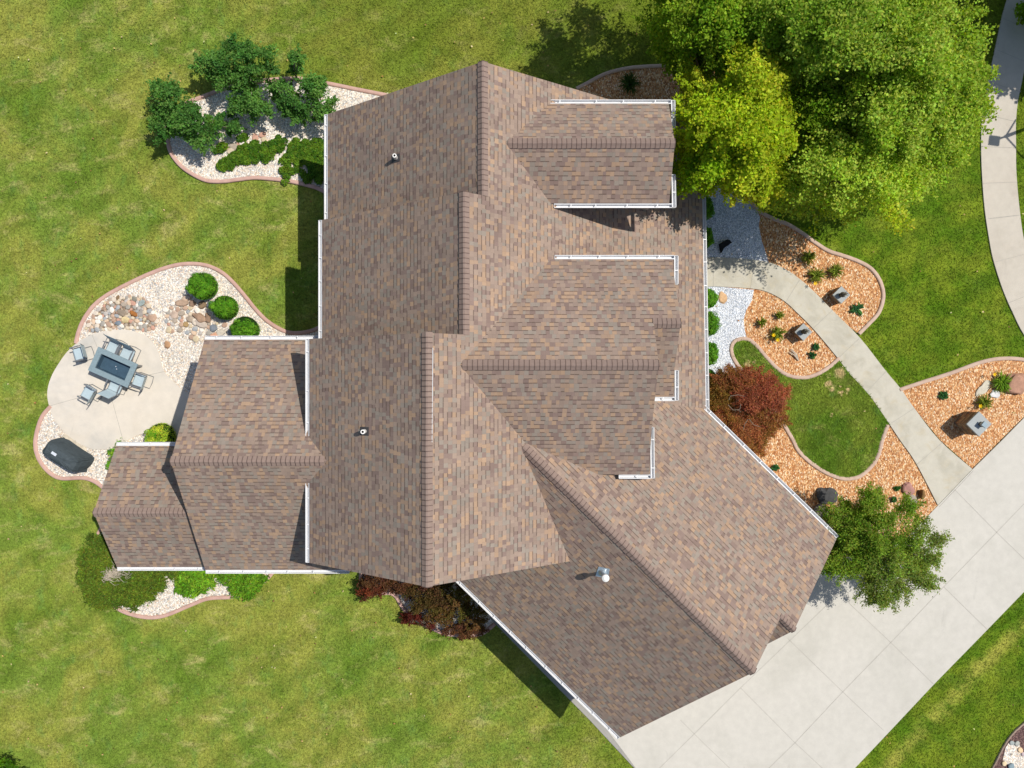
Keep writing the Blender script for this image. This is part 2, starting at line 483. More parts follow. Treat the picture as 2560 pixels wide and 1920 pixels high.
M['lampcap'] = plain('slate_lantern_roof', srgb(110, 134, 146), 0.4, 0.5, 0.06)
M['cobble'] = stone_mat('river_stones', [srgb(200, 184, 160), srgb(184, 156, 134), srgb(166, 152, 136), srgb(208, 194, 176), srgb(172, 144, 124),
              srgb(160, 154, 144), srgb(196, 180, 150), srgb(180, 172, 164), srgb(204, 178, 152), srgb(158, 160, 160), srgb(224, 216, 204), srgb(190, 148, 128)])
def rockm(name, col): return plain(name, col, 0.85, 0.2, 0.28, 5, bump=0.5)

# stone-veneer: long thin stones in rows
def veneer():
    m = N('stacked_stone_veneer', 0.9, 0.15)
    sep = m.n('ShaderNodeSeparateXYZ'); m.l(m.pos(), sep.inputs[0])
    row = m.math('FLOOR', m.math('DIVIDE', sep.outputs[2], 0.06))
    wn = m.n('ShaderNodeTexWhiteNoise', noise_dimensions='1D'); m.l(row, wn.inputs['W'])
    w = m.math('ADD', m.math('DIVIDE', m.math('SUBTRACT', m.math('ADD', sep.outputs[0], 0.0), m.math('MULTIPLY', sep.outputs[1], 0.35)), 0.14), m.math('MULTIPLY', wn.outputs['Value'], 77.0))
    vo = m.n('ShaderNodeTexVoronoi', voronoi_dimensions='1D'); vo.inputs['Scale'].default_value = 1.0; m.l(w, vo.inputs['W'])
    s2 = m.n('ShaderNodeSeparateColor'); m.l(vo.outputs['Color'], s2.inputs[0])
    c = m.ramp(s2.outputs[0], [(0, srgb(150, 126, 100)), (.25, srgb(120, 104, 86)), (.5, srgb(166, 140, 108)), (.7, srgb(106, 98, 90)), (.85, srgb(150, 104, 76))], 'CONSTANT')
    fr = m.math('FRACT', m.math('DIVIDE', sep.outputs[2], 0.06))
    c = m.cmix(m.math('MULTIPLY', m.math('SUBTRACT', 1.0, m.sstep(fr, 0.0, 0.18)), 0.7), c, srgb(50, 44, 38))
    m.bump(m.math('ADD', s2.outputs[1], m.noise(20, 4)), 0.8, 0.03)
    return m.out(c)
M['veneer'] = veneer()

# ------------------------------------------------------------------ ground
mb = MB(); S = 900.0
mb.add([(-S, -S, 0), (S, -S, 0), (S, S, 0), (-S, S, 0)], [(0, 1, 2, 3)])
tag(mb.build('lawn', M['grass']), kind='structure')

OCC = []
def sheet(name, poly, z, mat, label, cat, kind='stuff'):
    OCC.append(poly)
    m_ = MB(); m_.slab(poly, z - 0.025, z)
    o = m_.build(name, mat)
    return tag(o, label, cat, kind=kind)

def bed(curb_px, close_px, z, mat, name, label, cat, curbmat, curblabel, w=0.15):
    """a planting bed: curb along curb_px (its outer edge), closed under the house through close_px"""
    c = smooth_path(G2(curb_px))
    ring = c + G2(close_px)
    area = sum(ring[i][0] * ring[(i + 1) % len(ring)][1] - ring[(i + 1) % len(ring)][0] * ring[i][1] for i in range(len(ring)))
    sg = 1 if area > 0 else -1
    inner = offset(c, sg * w * 0.5)
    OCC.append(offset(c, -sg * 0.02) + G2(close_px))
    if mat: sheet(name, inner + G2(close_px), z, mat, label, cat)
    curb(inner, w, curbmat, curblabel)
    return inner

def offset(c, d):
    out = []
    for i in range(len(c)):
        a, b = Vector((*c[max(i - 1, 0)], 0)), Vector((*c[min(i + 1, len(c) - 1)], 0))
        t = (b - a).normalized()
        out.append((c[i][0] - t.y * d, c[i][1] + t.x * d))
    return out

def curb(path, w, mat, label, h=0.10):
    prof = [(-w / 2, -0.02), (-w / 2, h * .72), (-w / 2 + .025, h * .96), (0, h), (w / 2 - .03, h * .93), (w / 2, h * .66), (w / 2, -0.02)]
    m_ = MB(); n = len(prof); vs = []
    for i in range(len(path)):
        a, b = Vector((*path[max(i - 1, 0)], 0)), Vector((*path[min(i + 1, len(path) - 1)], 0))
        t = (b - a).normalized()
        for q, z in prof:
            vs.append((path[i][0] - t.y * q, path[i][1] + t.x * q, z + 0.004 * math.sin(i * 1.7)))
    fs = []
    for i in range(len(path) - 1):
        for k in range(n - 1):
            fs.append((i * n + k, i * n + k + 1, (i + 1) * n + k + 1, (i + 1) * n + k))
    fs.append(tuple(range(n))); fs.append(tuple(reversed(range((len(path) - 1) * n, len(path) * n))))
    m_.add(vs, fs)
    o = m_.build('garden_edging', mat)
    return tag(o, label, 'garden edging')

# north-west bed
bed([(975, 236), (888, 219), (830, 207), (765, 196), (741, 193), (669, 197), (579, 213), (506, 239), (470, 253), (440, 275), (420, 302), (416, 335), (421, 376), (441, 409),
     (470, 434), (514, 456), (557, 459), (600, 454), (644, 450), (716, 457), (767, 468), (800, 479), (838, 502)],
    [(900, 520), (990, 400)], 0.035, M['cream'], 'gravel', 'cream gravel in the tree-shaded bed at the upper left corner of the house', 'gravel',
    M['curb'], 'pink concrete edging curving round the upper left shrub bed')
# west bed: edging above the patio, gravel all the way round it, edging below it
up = smooth_path(G2([(838, 800), (802, 813), (773, 824), (737, 828), (708, 821), (672, 799), (643, 770), (614, 734), (585, 701), (556, 676), (520, 660), (477, 655), (430, 661), (375, 680),
      (321, 705), (267, 734), (231, 763), (206, 799), (193, 831), (187, 858)]))
lo = smooth_path(G2([(126, 1012), (104, 1038), (90, 1077), (86, 1117), (97, 1153), (122, 1184), (154, 1200), (208, 1199), (237, 1208), (262, 1226), (300, 1250)]))
upi, loi = offset(up, 0.075), offset(lo, 0.075)
sheet('gravel', upi + G2([(230, 900), (200, 1000)]) + loi + G2([(420, 1260), (700, 1200), (900, 1000), (900, 800)]), 0.035, M['cream'],
      'cream gravel surrounding the round patio', 'gravel')
curb(upi, 0.15, M['curb'], 'pink concrete edging sweeping over the top of the patio gravel')
curb(loi, 0.15, M['curb'], 'pink concrete edging round the covered grill')
# south-west bed
bed([(300, 1290), (262, 1306), (242, 1335), (232, 1375), (230, 1425), (240, 1465), (262, 1500), (284, 1518), (313, 1534), (353, 1545), (389, 1547), (425, 1539), (480, 1516), (523, 1500), (581, 1496),
     (621, 1485), (653, 1465), (679, 1442), (694, 1420), (705, 1395)], [(705, 1340), (420, 1280)], 0.035, M['cream'], 'gravel',
    'cream gravel under the low junipers beside the lowest roof', 'gravel', M['curb'], 'pink concrete edging along the juniper bed')
# south bed with the dark shrubs
bed([(905, 1400), (898, 1440), (905, 1470), (945, 1486), (982, 1489), (1007, 1525), (1040, 1552), (1076, 1572), (1112, 1587), (1160, 1592), (1206, 1587), (1240, 1562)],
    [(1300, 1500), (1150, 1330), (920, 1330)], 0.035, M['cream'], 'gravel', 'pebbles under the dark red shrubs at the inner corner', 'gravel',
    M['curb'], 'pink concrete edging under the dark red shrubs')
# north-east bed, running round under the trees to the walkway
bed([(1439, 219), (1470, 203), (1506, 184), (1546, 172), (1589, 165), (1662, 161), (1734, 157), (1790, 158), (1860, 172), (1915, 215), (1940, 280), (1925, 350), (1890, 410), (1872, 450), (1874, 488), (1883, 506),
     (1905, 528), (1941, 546), (1970, 557), (2006, 579), (2035, 600), (2071, 623), (2107, 635), (2143, 648), (2176, 666), (2198, 692), (2210, 724), (2210, 753), (2198, 786), (2172, 815), (2149, 838)],
    [(2100, 800), (2035, 737), (1963, 680), (1900, 655), (1832, 650), (1700, 650), (1640, 600), (1500, 380), (1430, 330)], 0.035, M['mulch'], 'mulch',
    'orange wood chips between the house, the trees and the curving walkway', 'wood chips', M['curb2'], 'tan concrete edging from the top roof round under the trees to the walkway')
sheet('gravel', G2([(1690, 420), (1850, 430), (1868, 450), (1868, 488), (1879, 508), (1892, 528), (1899, 543), (1896, 565), (1903, 601), (1915, 637), (1922, 662), (1880, 660), (1690, 655)]), 0.047,
      M['white'], 'shaded white stone chips above the walkway', 'gravel')
# mulch between walkway, driveway and house (island lawn on top)
sheet('mulch', G2([(1690, 712), (1796, 715), (1879, 720), (1919, 730), (1959, 752), (1991, 781), (2031, 821), (2095, 893), (2122, 933), (2169, 984), (2212, 1045), (2248, 1099), (2288, 1157), (2344, 1265), (2322, 1290),
       (2262, 1348), (2170, 1400), (2060, 1400), (1900, 1200), (1690, 1000)]), 0.035, M['mulch'], 'orange wood chips below the walkway and along the garage', 'wood chips')
sheet('gravel', G2([(1690, 715), (1796, 717), (1884, 725), (1878, 753), (1865, 775), (1858, 800), (1861, 825), (1866, 846), (1850, 940), (1800, 975), (1690, 990)]), 0.047, M['white'],
      'sunlit white stone chips along the row of round bushes', 'gravel')
A = smooth_path(G2([(2093, 892), (2071, 912), (2042, 930), (2013, 939), (1977, 936), (1948, 920), (1919, 891), (1897, 865), (1876, 847), (1854, 842), (1832, 851), (1823, 869), (1827, 894), (1843, 920), (1865, 945), (1895, 975), (1930, 1022),
     (1955, 1064), (1976, 1100), (1991, 1129), (2020, 1158), (2057, 1183), (2093, 1198), (2122, 1201), (2151, 1194), (2180, 1169), (2198, 1140), (2209, 1100), (2222, 1064)]))
Ai = offset(A, 0.075)
isl_poly = offset(A, 0.15) + G2([(2236, 1052), (2195, 980), (2145, 922), (2110, 884)])
isl = MB(); isl.slab(Ai + G2([(2236, 1052), (2195, 980), (2145, 922), (2110, 884)]), 0.02, 0.058)
tag(isl.build('island_lawn', M['grass2']), kind='structure')
curb(Ai, 0.15, M['curb2'], 'tan concrete edging looping round the small lawn island')
# bed between walkway and driveway on the right
bed([(2246, 970), (2303, 951), (2375, 928), (2447, 902), (2501, 892), (2560, 895), (2640, 915), (2720, 950)], [(2760, 900), (2560, 1040), (2429, 1171), (2349, 1100), (2284, 1020)], 0.035,
    M['mulch'], 'mulch', 'orange wood chips round the tall stone pillar', 'wood chips', M['curb2'], 'tan concrete edging above the tall stone pillar')
# bottom right corner bed
bed([(2650, 1720), (2600, 1765), (2560, 1803), (2534, 1826), (2516, 1848), (2501, 1873), (2487, 1902), (2476, 1925), (2460, 1990)], [(2700, 1990), (2800, 1720)], 0.035, M['mulch_dark'], 'mulch',
    'mauve mulch in the bottom right corner bed', 'mulch', M['curb2'], 'thin tan edging of the bottom right corner bed', w=0.06)
sheet('gravel', G2([(2524, 1850), (2545, 1858), (2556, 1880), (2590, 1900), (2580, 1960), (2540, 1930), (2505, 1898), (2512, 1868)]), 0.05, M['cream'], 'cream pebbles in the bottom right corner bed', 'gravel')

# paved surfaces
def line_strip(m_, a, b, z, w=0.016, mi=1):
    a, b = Vector(a), Vector(b); t = (b - a).normalized(); n = Vector((-t.y, t.x, 0)) * w / 2
    m_.add([(*(a - n).to_2d(), z), (*(b - n).to_2d(), z), (*(b + n).to_2d(), z), (*(a + n).to_2d(), z)], [(0, 1, 2, 3)], mi)

PAV = []
def paving(name, poly, z, mat, joints=()):
    OCC.append(poly); PAV.append(poly)
    m_ = MB(); m_.slab(poly, -0.03, z)
    for j in joints:
        for a, b in zip(j[:-1], j[1:]):
            line_strip(m_, P(*a), P(*b), z + 0.004)
    return tag(m_.build(name, [mat, M['joint']]), kind='structure')

walk_up = smooth_path(G2([(1690, 645), (1760, 644), (1832, 646), (1879, 650), (1923, 657), (1963, 674), (1999, 699), (2035, 731), (2078, 775), (2147, 844), (2212, 927), (2248, 970), (2284, 1021), (2346, 1100), (2428, 1172)]), 4)
walk_lo = smooth_path(G2([(1690, 717), (1760, 717), (1796, 717), (1879, 722), (1919, 731), (1959, 753), (1991, 782), (2031, 822), (2089, 891), (2122, 934), (2169, 985), (2212, 1046), (2248, 1100), (2288, 1158), (2342, 1262)]), 4)
paving('walkway', walk_up + walk_lo[::-1], 0.075, M['walk'], [[(1782, 645), (1782, 716)], [(1885, 650), (1875, 721)], [(1997, 700), (1963, 755)], [(2080, 775), (2030, 822)], [(2145, 847), (2093, 896)],
        [(2214, 927), (2163, 981)], [(2282, 1021), (2225, 1058)], [(2355, 1104), (2290, 1160)]])
paving('driveway', G2([(2700, 902), (2560, 1042), (2505, 1098), (2429, 1173), (2343, 1263), (2262, 1348), (2180, 1392), (2060, 1392), (1700, 1650), (1500, 1800), (1575, 1900), (1600, 1935), (1700, 2060), (2000, 2060), (2134, 1920), (2208, 1842), (2331, 1711), (2465, 1574), (2560, 1476), (2700, 1330)]),
       0.06, M['drive'],
       [[(1640, 1926), (1760, 1808), (1850, 1718), (2067, 1510)], [(1919, 1920), (1986, 1855), (2105, 1728), (2225, 1605), (2357, 1466), (2489, 1330), (2560, 1256), (2700, 1120)],
        [(1850, 1718), (1986, 1855), (2056, 1920), (2120, 1985)], [(1968, 1595), (2105, 1728), (2207, 1824)], [(2122, 1508), (2225, 1605), (2333, 1710)], [(2122, 1508), (2118, 1480)],
        [(2357, 1466), (2465, 1572)], [(2385, 1224), (2489, 1330), (2560, 1399)], [(1700, 1798), (1760, 1858), (1825, 1920), (1880, 1975)], [(2346, 1266), (2431, 1176)]])
paving('sidewalk', smooth_path(G2([(2560, -120), (2516, 0), (2501, 54), (2483, 137), (2469, 203), (2458, 260), (2453, 289), (2451, 362), (2453, 434), (2460, 524), (2473, 610), (2483, 656), (2505, 724), (2530, 782), (2560, 840), (2630, 940)]), 4)
       + smooth_path(G2([(2720, 890), (2645, 800), (2600, 730), (2578, 670), (2558, 600), (2547, 524), (2539, 434), (2538, 362), (2538, 304), (2543, 253), (2554, 200), (2566, 137), (2584, 60), (2604, 0), (2650, -120)]), 4),
       0.05, M['side'], [[(2505, 47), (2568, 75)], [(2490, 126), (2560, 155)], [(2470, 206), (2550, 231)], [(2454, 286), (2538, 305)], [(2452, 367), (2538, 371)], [(2454, 459), (2541, 456)], [(2472, 548), (2547, 539)],
                         [(2467, 547), (2546, 538)], [(2487, 655), (2575, 632)], [(2521, 757), (2592, 728)]])
paving('patio', smooth_path(G2([(206, 850), (249, 831), (300, 823), (339, 829), (375, 846), (398, 880), (412, 928), (440, 958), (470, 983), (540, 1030), (560, 1090), (440, 1110), (368, 1083), (310, 1106), (267, 1122), (224, 1120), (177, 1092), (144, 1056), (126, 1016),
        (121, 980), (130, 944), (148, 911), (173, 877)]), 5, True), 0.07, M['patio'],
       [[(232, 836), (246, 868)], [(354, 942), (412, 929)], [(126, 1015), (215, 990)], [(280, 990), (311, 1104)]])
paving('side_path', G2([(1225, 1545), (1300, 1622), (1475, 1800), (1600, 1935), (1760, 2000), (1720, 1860), (1480, 1640), (1290, 1460), (1230, 1500)]), 0.045, M['strip'],
       [[(1253, 1582), (1300, 1545)], [(1317, 1640), (1370, 1590)], [(1370, 1693), (1420, 1640)], [(1417, 1740), (1470, 1690)], [(1470, 1790), (1510, 1740)]])

def in_poly(x, y, poly):
    c = np.zeros(len(x), bool)
    for i in range(len(poly)):
        (x0, y0), (x1, y1) = poly[i - 1], poly[i]
        if y0 == y1: continue
        t = ((y0 > y) != (y1 > y)) & (x < (x1 - x0) * (y - y0) / (y1 - y0) + x0)
        c ^= t
    return c
OCC += [[(-6.1, 9.2), (-6.1, -5.3), (7.2, -5.3), (7.2, 9.2)], [(-10.4, 1.1), (-10.4, -6.1), (-6, -6.1), (-6, 1.1)], [(-14, -2.8), (-14, -6.2), (-10.4, -6.2), (-10.4, -2.8)],
        [(-4, -5), (3.9, -12.7), (11, -5.6), (6, -1)]]
def grass_blades(label, x, y, z, mat):
    n = len(x); a = rng.uniform(0, 6.283, n); l = rng.uniform(.05, .13, n); w = rng.uniform(.010, .022, n); h = rng.uniform(.02, .075, n)
    dx, dy = np.cos(a), np.sin(a); q = np.empty((n, 3, 3))
    q[:, 0] = np.stack([x - dy * w, y + dx * w, np.full(n, z)], 1)
    q[:, 1] = np.stack([x + dy * w, y - dx * w, np.full(n, z)], 1)
    q[:, 2] = np.stack([x + dx * l, y + dy * l, z + h], 1)
    me = bpy.data.meshes.new('grass'); me.vertices.add(n * 3); me.loops.add(n * 3); me.polygons.add(n)
    me.vertices.foreach_set('co', q.ravel()); me.loops.foreach_set('vertex_index', np.arange(n * 3))
    me.polygons.foreach_set('loop_start', np.arange(0, n * 3, 3)); me.polygons.foreach_set('loop_total', np.full(n, 3)); me.update(calc_edges=True)
    me.materials.append(mat); o = bpy.data.objects.new('grass', me); COL.objects.link(o)
    return tag(o, label, 'grass', kind='stuff')
gx, gy = rng.uniform(-22.5, 22.5, 420000), rng.uniform(-17.5, 17.5, 420000)
keep = np.ones(len(gx), bool)
for poly in OCC: keep &= ~in_poly(gx, gy, poly)
keep &= ~in_poly(gx, gy, A + G2([(2236, 1052), (2110, 884)]))
grass_blades('short mown grass of the lawn all round the house', gx[keep], gy[keep], 0.0, M['grass'])
gx, gy = rng.uniform(8, 16, 60000), rng.uniform(-5, 3, 60000)
keep = in_poly(gx, gy, isl_poly)
for poly in (walk_up + walk_lo[::-1],): keep &= ~in_poly(gx, gy, poly)
grass_blades('short mown grass of the small lawn island', gx[keep], gy[keep], 0.058, M['grass2'])

# ------------------------------------------------------------------ house
house = empty('house', (0, 0, 0), 'large house with brown and tan shingled gable roofs and white gutters', 'house')

def plane_h(pl, x, y): return pl[0] + pl[1] * x + pl[2] * y

def roof(name, poly, pl, eave, thick=0.13):
    """poly: plan points; pl: h = a + bx + cy; eave: plan direction of the eave"""
    a = sum(poly[i][0] * poly[(i + 1) % len(poly)][1] - poly[(i + 1) % len(poly)][0] * poly[i][1] for i in range(len(poly)))
    if a < 0: poly = poly[::-1]
    s = math.hypot(pl[1], pl[2]); k = math.sqrt(1 + s * s) / s
    e = Vector(eave).normalized()
    top = [(x, y, plane_h(pl, x, y)) for x, y in poly]
    bot = [(x, y, z - thick) for x, y, z in top]
    off = rnd.uniform(0, 50)
    uvs = [(e.x * x + e.y * y + off, z * k) for x, y, z in top]
    m_ = MB(); n = len(poly)
    m_.add(top, [tuple(range(n))], 0, [uvs])
    m_.add(bot, [tuple(reversed(range(n)))], 1)
    for i in range(n):
        j = (i + 1) % n
        m_.add([top[i], top[j], bot[j], bot[i]], [(0, 3, 2, 1)], 1)
    return m_.build(name, [M['shingle'], M['trim']], house, fixn=False)

def ridge(p0, p1, n, s1, s2, parent, w=0.155, lift=0.022):
    """overlapping cap shingles from p0 to p1; n: horizontal perpendicular; s1/s2 slopes on +n / -n"""
    p0, p1 = Vector(p0), Vector(p1); L = (p1 - p0).length; t = (p1 - p0) / L; n = Vector((*n, 0)).normalized()
    m_ = MB(); k = int(L / 0.155) + 1; step = L / k
    for i in range(k):
        a, b = i * step, min((i + 1) * step + 0.03, L + 0.01)
        jit = rnd.uniform(-.006, .006)
        prof = []
        for q in (-1.0, -0.55, -0.18, 0.18, 0.55, 1.0):
            sl = s1 if q > 0 else s2
            z = -abs(q) * w * sl + (0.012 if abs(q) < 0.3 else 0.0) - (0.0 if abs(q) > 0.3 else 0.004)
            prof.append((q * w + jit, z))
        tiltA, tiltB = lift + 0.022, lift
        top, bot = [], []
        for tt, ti in ((a, tiltA), (b, tiltB)):
            for q, z in prof:
                pt = p0 + t * tt + n * q + Vector((0, 0, z + ti))
                top.append(pt); bot.append(pt - Vector((0, 0, 0.016)))
        m = len(prof)
        fs = [(j, j + 1, m + j + 1, m + j) for j in range(m - 1)]
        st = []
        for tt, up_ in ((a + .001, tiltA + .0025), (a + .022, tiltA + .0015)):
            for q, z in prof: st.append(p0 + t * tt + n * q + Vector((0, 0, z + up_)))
        m_.add(st, fs, 1)  # dark stripe with the lap's shadow line painted in
        fb = [(2 * m + j, 3 * m + j, 3 * m + j + 1, 2 * m + j + 1) for j in range(m - 1)]
        fe = [(j, 2 * m + j, 2 * m + j + 1, j + 1) for j in range(m - 1)]
        fx = [(0, m, 3 * m, 2 * m), (m - 1, 3 * m - 1, 4 * m - 1, 2 * m - 1)]
        m_.add(top + bot, fs + fb + fe + fx)
    o = m_.build('ridge_cap', [M['cap'], M['cap_shade']], parent, fixn=False)
    return o

def gutter(p0, p1, out, parent, w=0.135):
    p0, p1 = Vector(p0), Vector(p1); t = (p1 - p0); L = t.length; t.normalize(); o = Vector((*out, 0)).normalized()
    prof = [(0.0, 0.01), (0.0, -0.12), (w * .72, -0.12), (w, -0.045), (w, 0.0), (w - .018, 0.0), (w - .018, -0.04), (w * .66, -0.10), (0.028, -0.10), (0.028, 0.01)]
    m_ = MB(); m_.prism(prof, p0, o, t, 0.0, L)
    for e in (0.0, L - 0.008):
        m_.prism([(0.0, 0.0), (0.0, -0.12), (w * .72, -0.12), (w, -0.045), (w, 0.0)], p0, o, t, e - 0.001, e + 0.009)
    k = max(1, int(L / 0.8))
    for i in range(k):
        s = (i + 0.5 + rnd.uniform(-.12, .12)) * L / k
        m_.prism([(0.02, 0.006), (0.02, -0.012), (w - .01, -0.012), (w - .01, 0.006)], p0, o, t, s - 0.015, s + 0.015)
    return m_.build('gutter', M['gutter'], parent)

RU = (6.812, -0.68, 0.0)
RL = (5.86, -0.40, 0.0)
hR = lambda x: plane_h(RU, x, 0) if x < 3.4 else plane_h(RL, x, 0)
XA, XB, XC = -0.873, -1.41, -2.42
LA = (7.405 + .726 * .873, .726, 0.0)
LB = (7.77 + .696 * 1.41, .696, 0.0)
LC = (8.46 + .66 * 2.42, .66, 0.0)
YN, YAB, YBC, YS = 9.65, 5.65, 1.456, -5.77
# left slopes
rA = roof('roof', [(XA, YN), (-6.59, YN), (-6.59, YAB - .4), (XA, YAB - .4)], LA, (0, 1))
rB = roof('roof', [(XB, YAB), (-6.54, YAB), (-6.54, YBC - .4), (XB, YBC - .4)], LB, (0, 1))
rC = roof('roof', [(XC, YBC), (-6.54, YBC), (-6.54, YS), (XC, YS)], LC, (0, 1))
# right slope (steep above, lower pitch over the porch)
rR = roof('roof', [(XA, YN), (XA, YAB), (XB, YAB), (XB, YBC), (XC, YBC), (XC, YS), (3.4, YS), (3.4, YN)], RU, (0, 1))
xe0, xe1 = 6.83, 6.985
rL = roof('roof', [(3.4, YN), (3.4, -5.2), (6.60, -5.2), (xe1, -0.99), (xe0 - .04, YN)], RL, (0, 1))
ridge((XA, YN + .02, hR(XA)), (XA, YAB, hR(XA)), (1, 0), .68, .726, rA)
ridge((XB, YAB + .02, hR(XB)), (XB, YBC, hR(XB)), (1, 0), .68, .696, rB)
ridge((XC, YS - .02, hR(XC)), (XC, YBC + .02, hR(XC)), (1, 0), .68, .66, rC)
# gutters of the main block
def gl(pl, x, y, dz=-0.03): return (x, y, plane_h(pl, x, y) + dz)
gutter(gl(LA, -6.59, YN), gl(LA, -6.59, YAB), (-1, 0), rA)
gutter(gl(LB, -6.54, YAB), gl(LB, -6.54, YBC), (-1, 0), rB)
gutter(gl(LC, -6.54, YBC), gl(LC, -6.54, -1.70), (-1, 0), rC)
gutter(gl(LC, -6.54, -3.17), gl(LC, -6.54, YS), (-1, 0), rC)
gutter(gl(RL, xe0 - .04, YN), gl(RL, xe1, -0.99), (1, 0), rL)

# west wing D
hD = lambda y: 6.19 - .62 * abs(y + 2.44)
D0, D1 = -10.8, -5.75
dn = roof('roof', [(D0, -2.44), (D0, 1.56), (-6.25, 1.56), (-5.8, -2.44)], (6.19 - .62 * 2.44, 0, -.62), (1, 0))
ds = roof('roof', [(D0, -2.44), (D0, -6.55), (D1, -6.55), (-5.8, -2.44)], (6.19 + .62 * 2.44, 0, .62), (1, 0))
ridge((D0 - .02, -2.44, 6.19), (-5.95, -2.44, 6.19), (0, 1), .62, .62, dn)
gutter((D0, 1.56, hD(1.56) - .03), (-6.3, 1.56, hD(1.56) - .03), (0, 1), dn)
gutter((D0, -6.55, hD(-6.55) - .03), (D1, -6.55, hD(-6.55) - .03), (0, -1), ds)
# lowest roof H
hH = lambda y: 4.62 - .64 * abs(y + 4.35)
H0, H1 = -14.16, -10.45
hn = roof('roof', [(H0, -4.35), (H0, -2.215), (H1, -2.215), (H1, -4.35)], (4.62 - .64 * 4.35, 0, -.64), (1, 0))
hs = roof('roof', [(H0, -4.35), (H0, -6.56), (H1, -6.56), (H1, -4.35)], (4.62 + .64 * 4.35, 0, .64), (1, 0))
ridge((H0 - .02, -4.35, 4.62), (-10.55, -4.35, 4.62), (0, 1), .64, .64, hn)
gutter((H0, -2.215, hH(-2.215) - .03), (-10.75, -2.215, hH(-2.215) - .03), (0, 1), hn)
gutter((H0, -6.56, hH(-6.56) - .03), (-10.82, -6.56, hH(-6.56) - .03), (0, -1), hs)
# east cross gable E with the lower front gable F
EY = 0.563
EN = (7.85 + .55 * EY, 0, -.55); ES = (7.85 - .55 * EY, 0, .55)
yN, yS = 3.99, -2.90
en = roof('roof', [(-2.0, EY), (-2.0, yN), (5.11, yN), (5.11, 1.85), (4.30, 1.85), (4.30, EY)], EN, (1, 0))
es = roof('roof', [(-2.0, EY), (-2.0, yS), (4.38, yS), (4.30, -1.30), (4.30, EY)], ES, (1, 0))
zF = plane_h(EN, 0, 1.85)
FS = (zF - .53 * 1.85, 0, .53)
fs_ = roof('roof', [(3.6, 1.85), (5.11, 1.85), (5.09, .45), (5.16, -.41), (4.1, -.41)], FS, (1, 0))
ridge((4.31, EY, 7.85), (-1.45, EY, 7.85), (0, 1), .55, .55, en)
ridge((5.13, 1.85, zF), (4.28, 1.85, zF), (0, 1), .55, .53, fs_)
zE = plane_h(EN, 0, yN)
gutter((1.36, yN, zE - .03), (5.19, yN, zE - .03), (0, 1), en)
gutter((5.19, yN + .12, zE - .03), (5.19, 3.19, zE - .03), (1, 0), en)
zES = plane_h(ES, 0, yS)
gutter((3.42, yS, zES - .03), (4.45, yS, zES - .03), (0, -1), es)
gutter((4.44, yS - .12, zES - .03), (4.42, -1.38, zES - .03), (1, 0), es)
zFS = plane_h(FS, 0, -.41)
gutter((4.55, -.41, zFS - .03), (5.22, -.41, zFS - .03), (0, -1), fs_)
gutter((5.21, -.53, zFS - .03), (5.21, .44, zFS - .03), (1, 0), fs_)
# upper east gable G
GY = 7.38
GN = (6.94 + .6 * GY, 0, -.6); GS = (6.94 - .6 * GY, 0, .6)
gn = roof('roof', [(-0.6, GY), (-0.6, 8.95), (5.0, 8.95), (4.98, GY)], GN, (1, 0))
gs = roof('roof', [(-0.6, GY), (-0.6, 5.77), (5.02, 5.77), (4.98, GY)], GS, (1, 0))
ridge((5.0, GY, 6.94), (-0.12, GY, 6.94), (0, 1), .6, .6, gn)
zG = plane_h(GN, 0, 8.95); zGS = plane_h(GS, 0, 5.77)
gutter((1.10, 8.95, zG - .03), (5.08, 8.95, zG - .03), (0, 1), gn)
gutter((5.08, 9.07, zG - .03), (5.10, 8.19, zG - .03), (1, 0), gn)
gutter((1.34, 5.77, zGS - .03), (5.12, 5.77, zGS - .03), (0, -1), gs)
gutter((5.12, 5.65, zGS - .03), (5.10, 6.70, zGS - .03), (1, 0), gs)
# garage, turned 45 degrees
Pe = Vector((7.51, -8.94, 0)); ga = Vector((.716, -.698, 0)); gnv = Vector((.698, .716, 0))
hr, sg_ = 6.62, .658
def gplan(t, q): v = Pe + ga * t + gnv * q; return (v.x, v.y)
def gpl(sign, q0=0.0, h0=hr):
    # h = h0 - s*sign*(q-q0);  q = n.(p-Pe)
    c0 = gnv.x * Pe.x + gnv.y * Pe.y
    return (h0 + sg_ * sign * (c0 + q0), -sg_ * sign * gnv.x, -sg_ * sign * gnv.y)
gne = roof('roof', [gplan(-12.2, 0), gplan(-12.2, 5.33), gplan(.62, 5.33), gplan(.62, 1.83), gplan(0, 1.83), gplan(0, 0)], gpl(1), tuple(ga)[:2])
gsw = roof('roof', [gplan(-12.2, 0), gplan(-9.4, -5.2), gplan(0, -5.2), gplan(0, 0)], gpl(-1), tuple(ga)[:2])
gby = roof('roof', [gplan(-1.5, 1.83), gplan(-1.5, -1.5), gplan(.62, -1.5), gplan(.62, 1.83)], gpl(-1, 1.83, hr - sg_ * 1.83), tuple(ga)[:2])
pr = lambda t, q, h: (*gplan(t, q), h)
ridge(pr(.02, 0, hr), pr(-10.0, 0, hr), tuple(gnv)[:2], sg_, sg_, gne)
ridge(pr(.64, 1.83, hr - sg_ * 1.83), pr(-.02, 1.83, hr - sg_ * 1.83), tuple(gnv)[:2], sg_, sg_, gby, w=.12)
zg = hr - sg_ * 5.33
gutter(pr(-8.07, 5.33, zg - .03), pr(.62, 5.33, zg - .03), tuple(gnv)[:2], gne)
gutter(pr(-9.1, -5.2, hr - sg_ * 5.2 - .03), pr(0, -5.2, hr - sg_ * 5.2 - .03), tuple(-gnv)[:2], gsw)

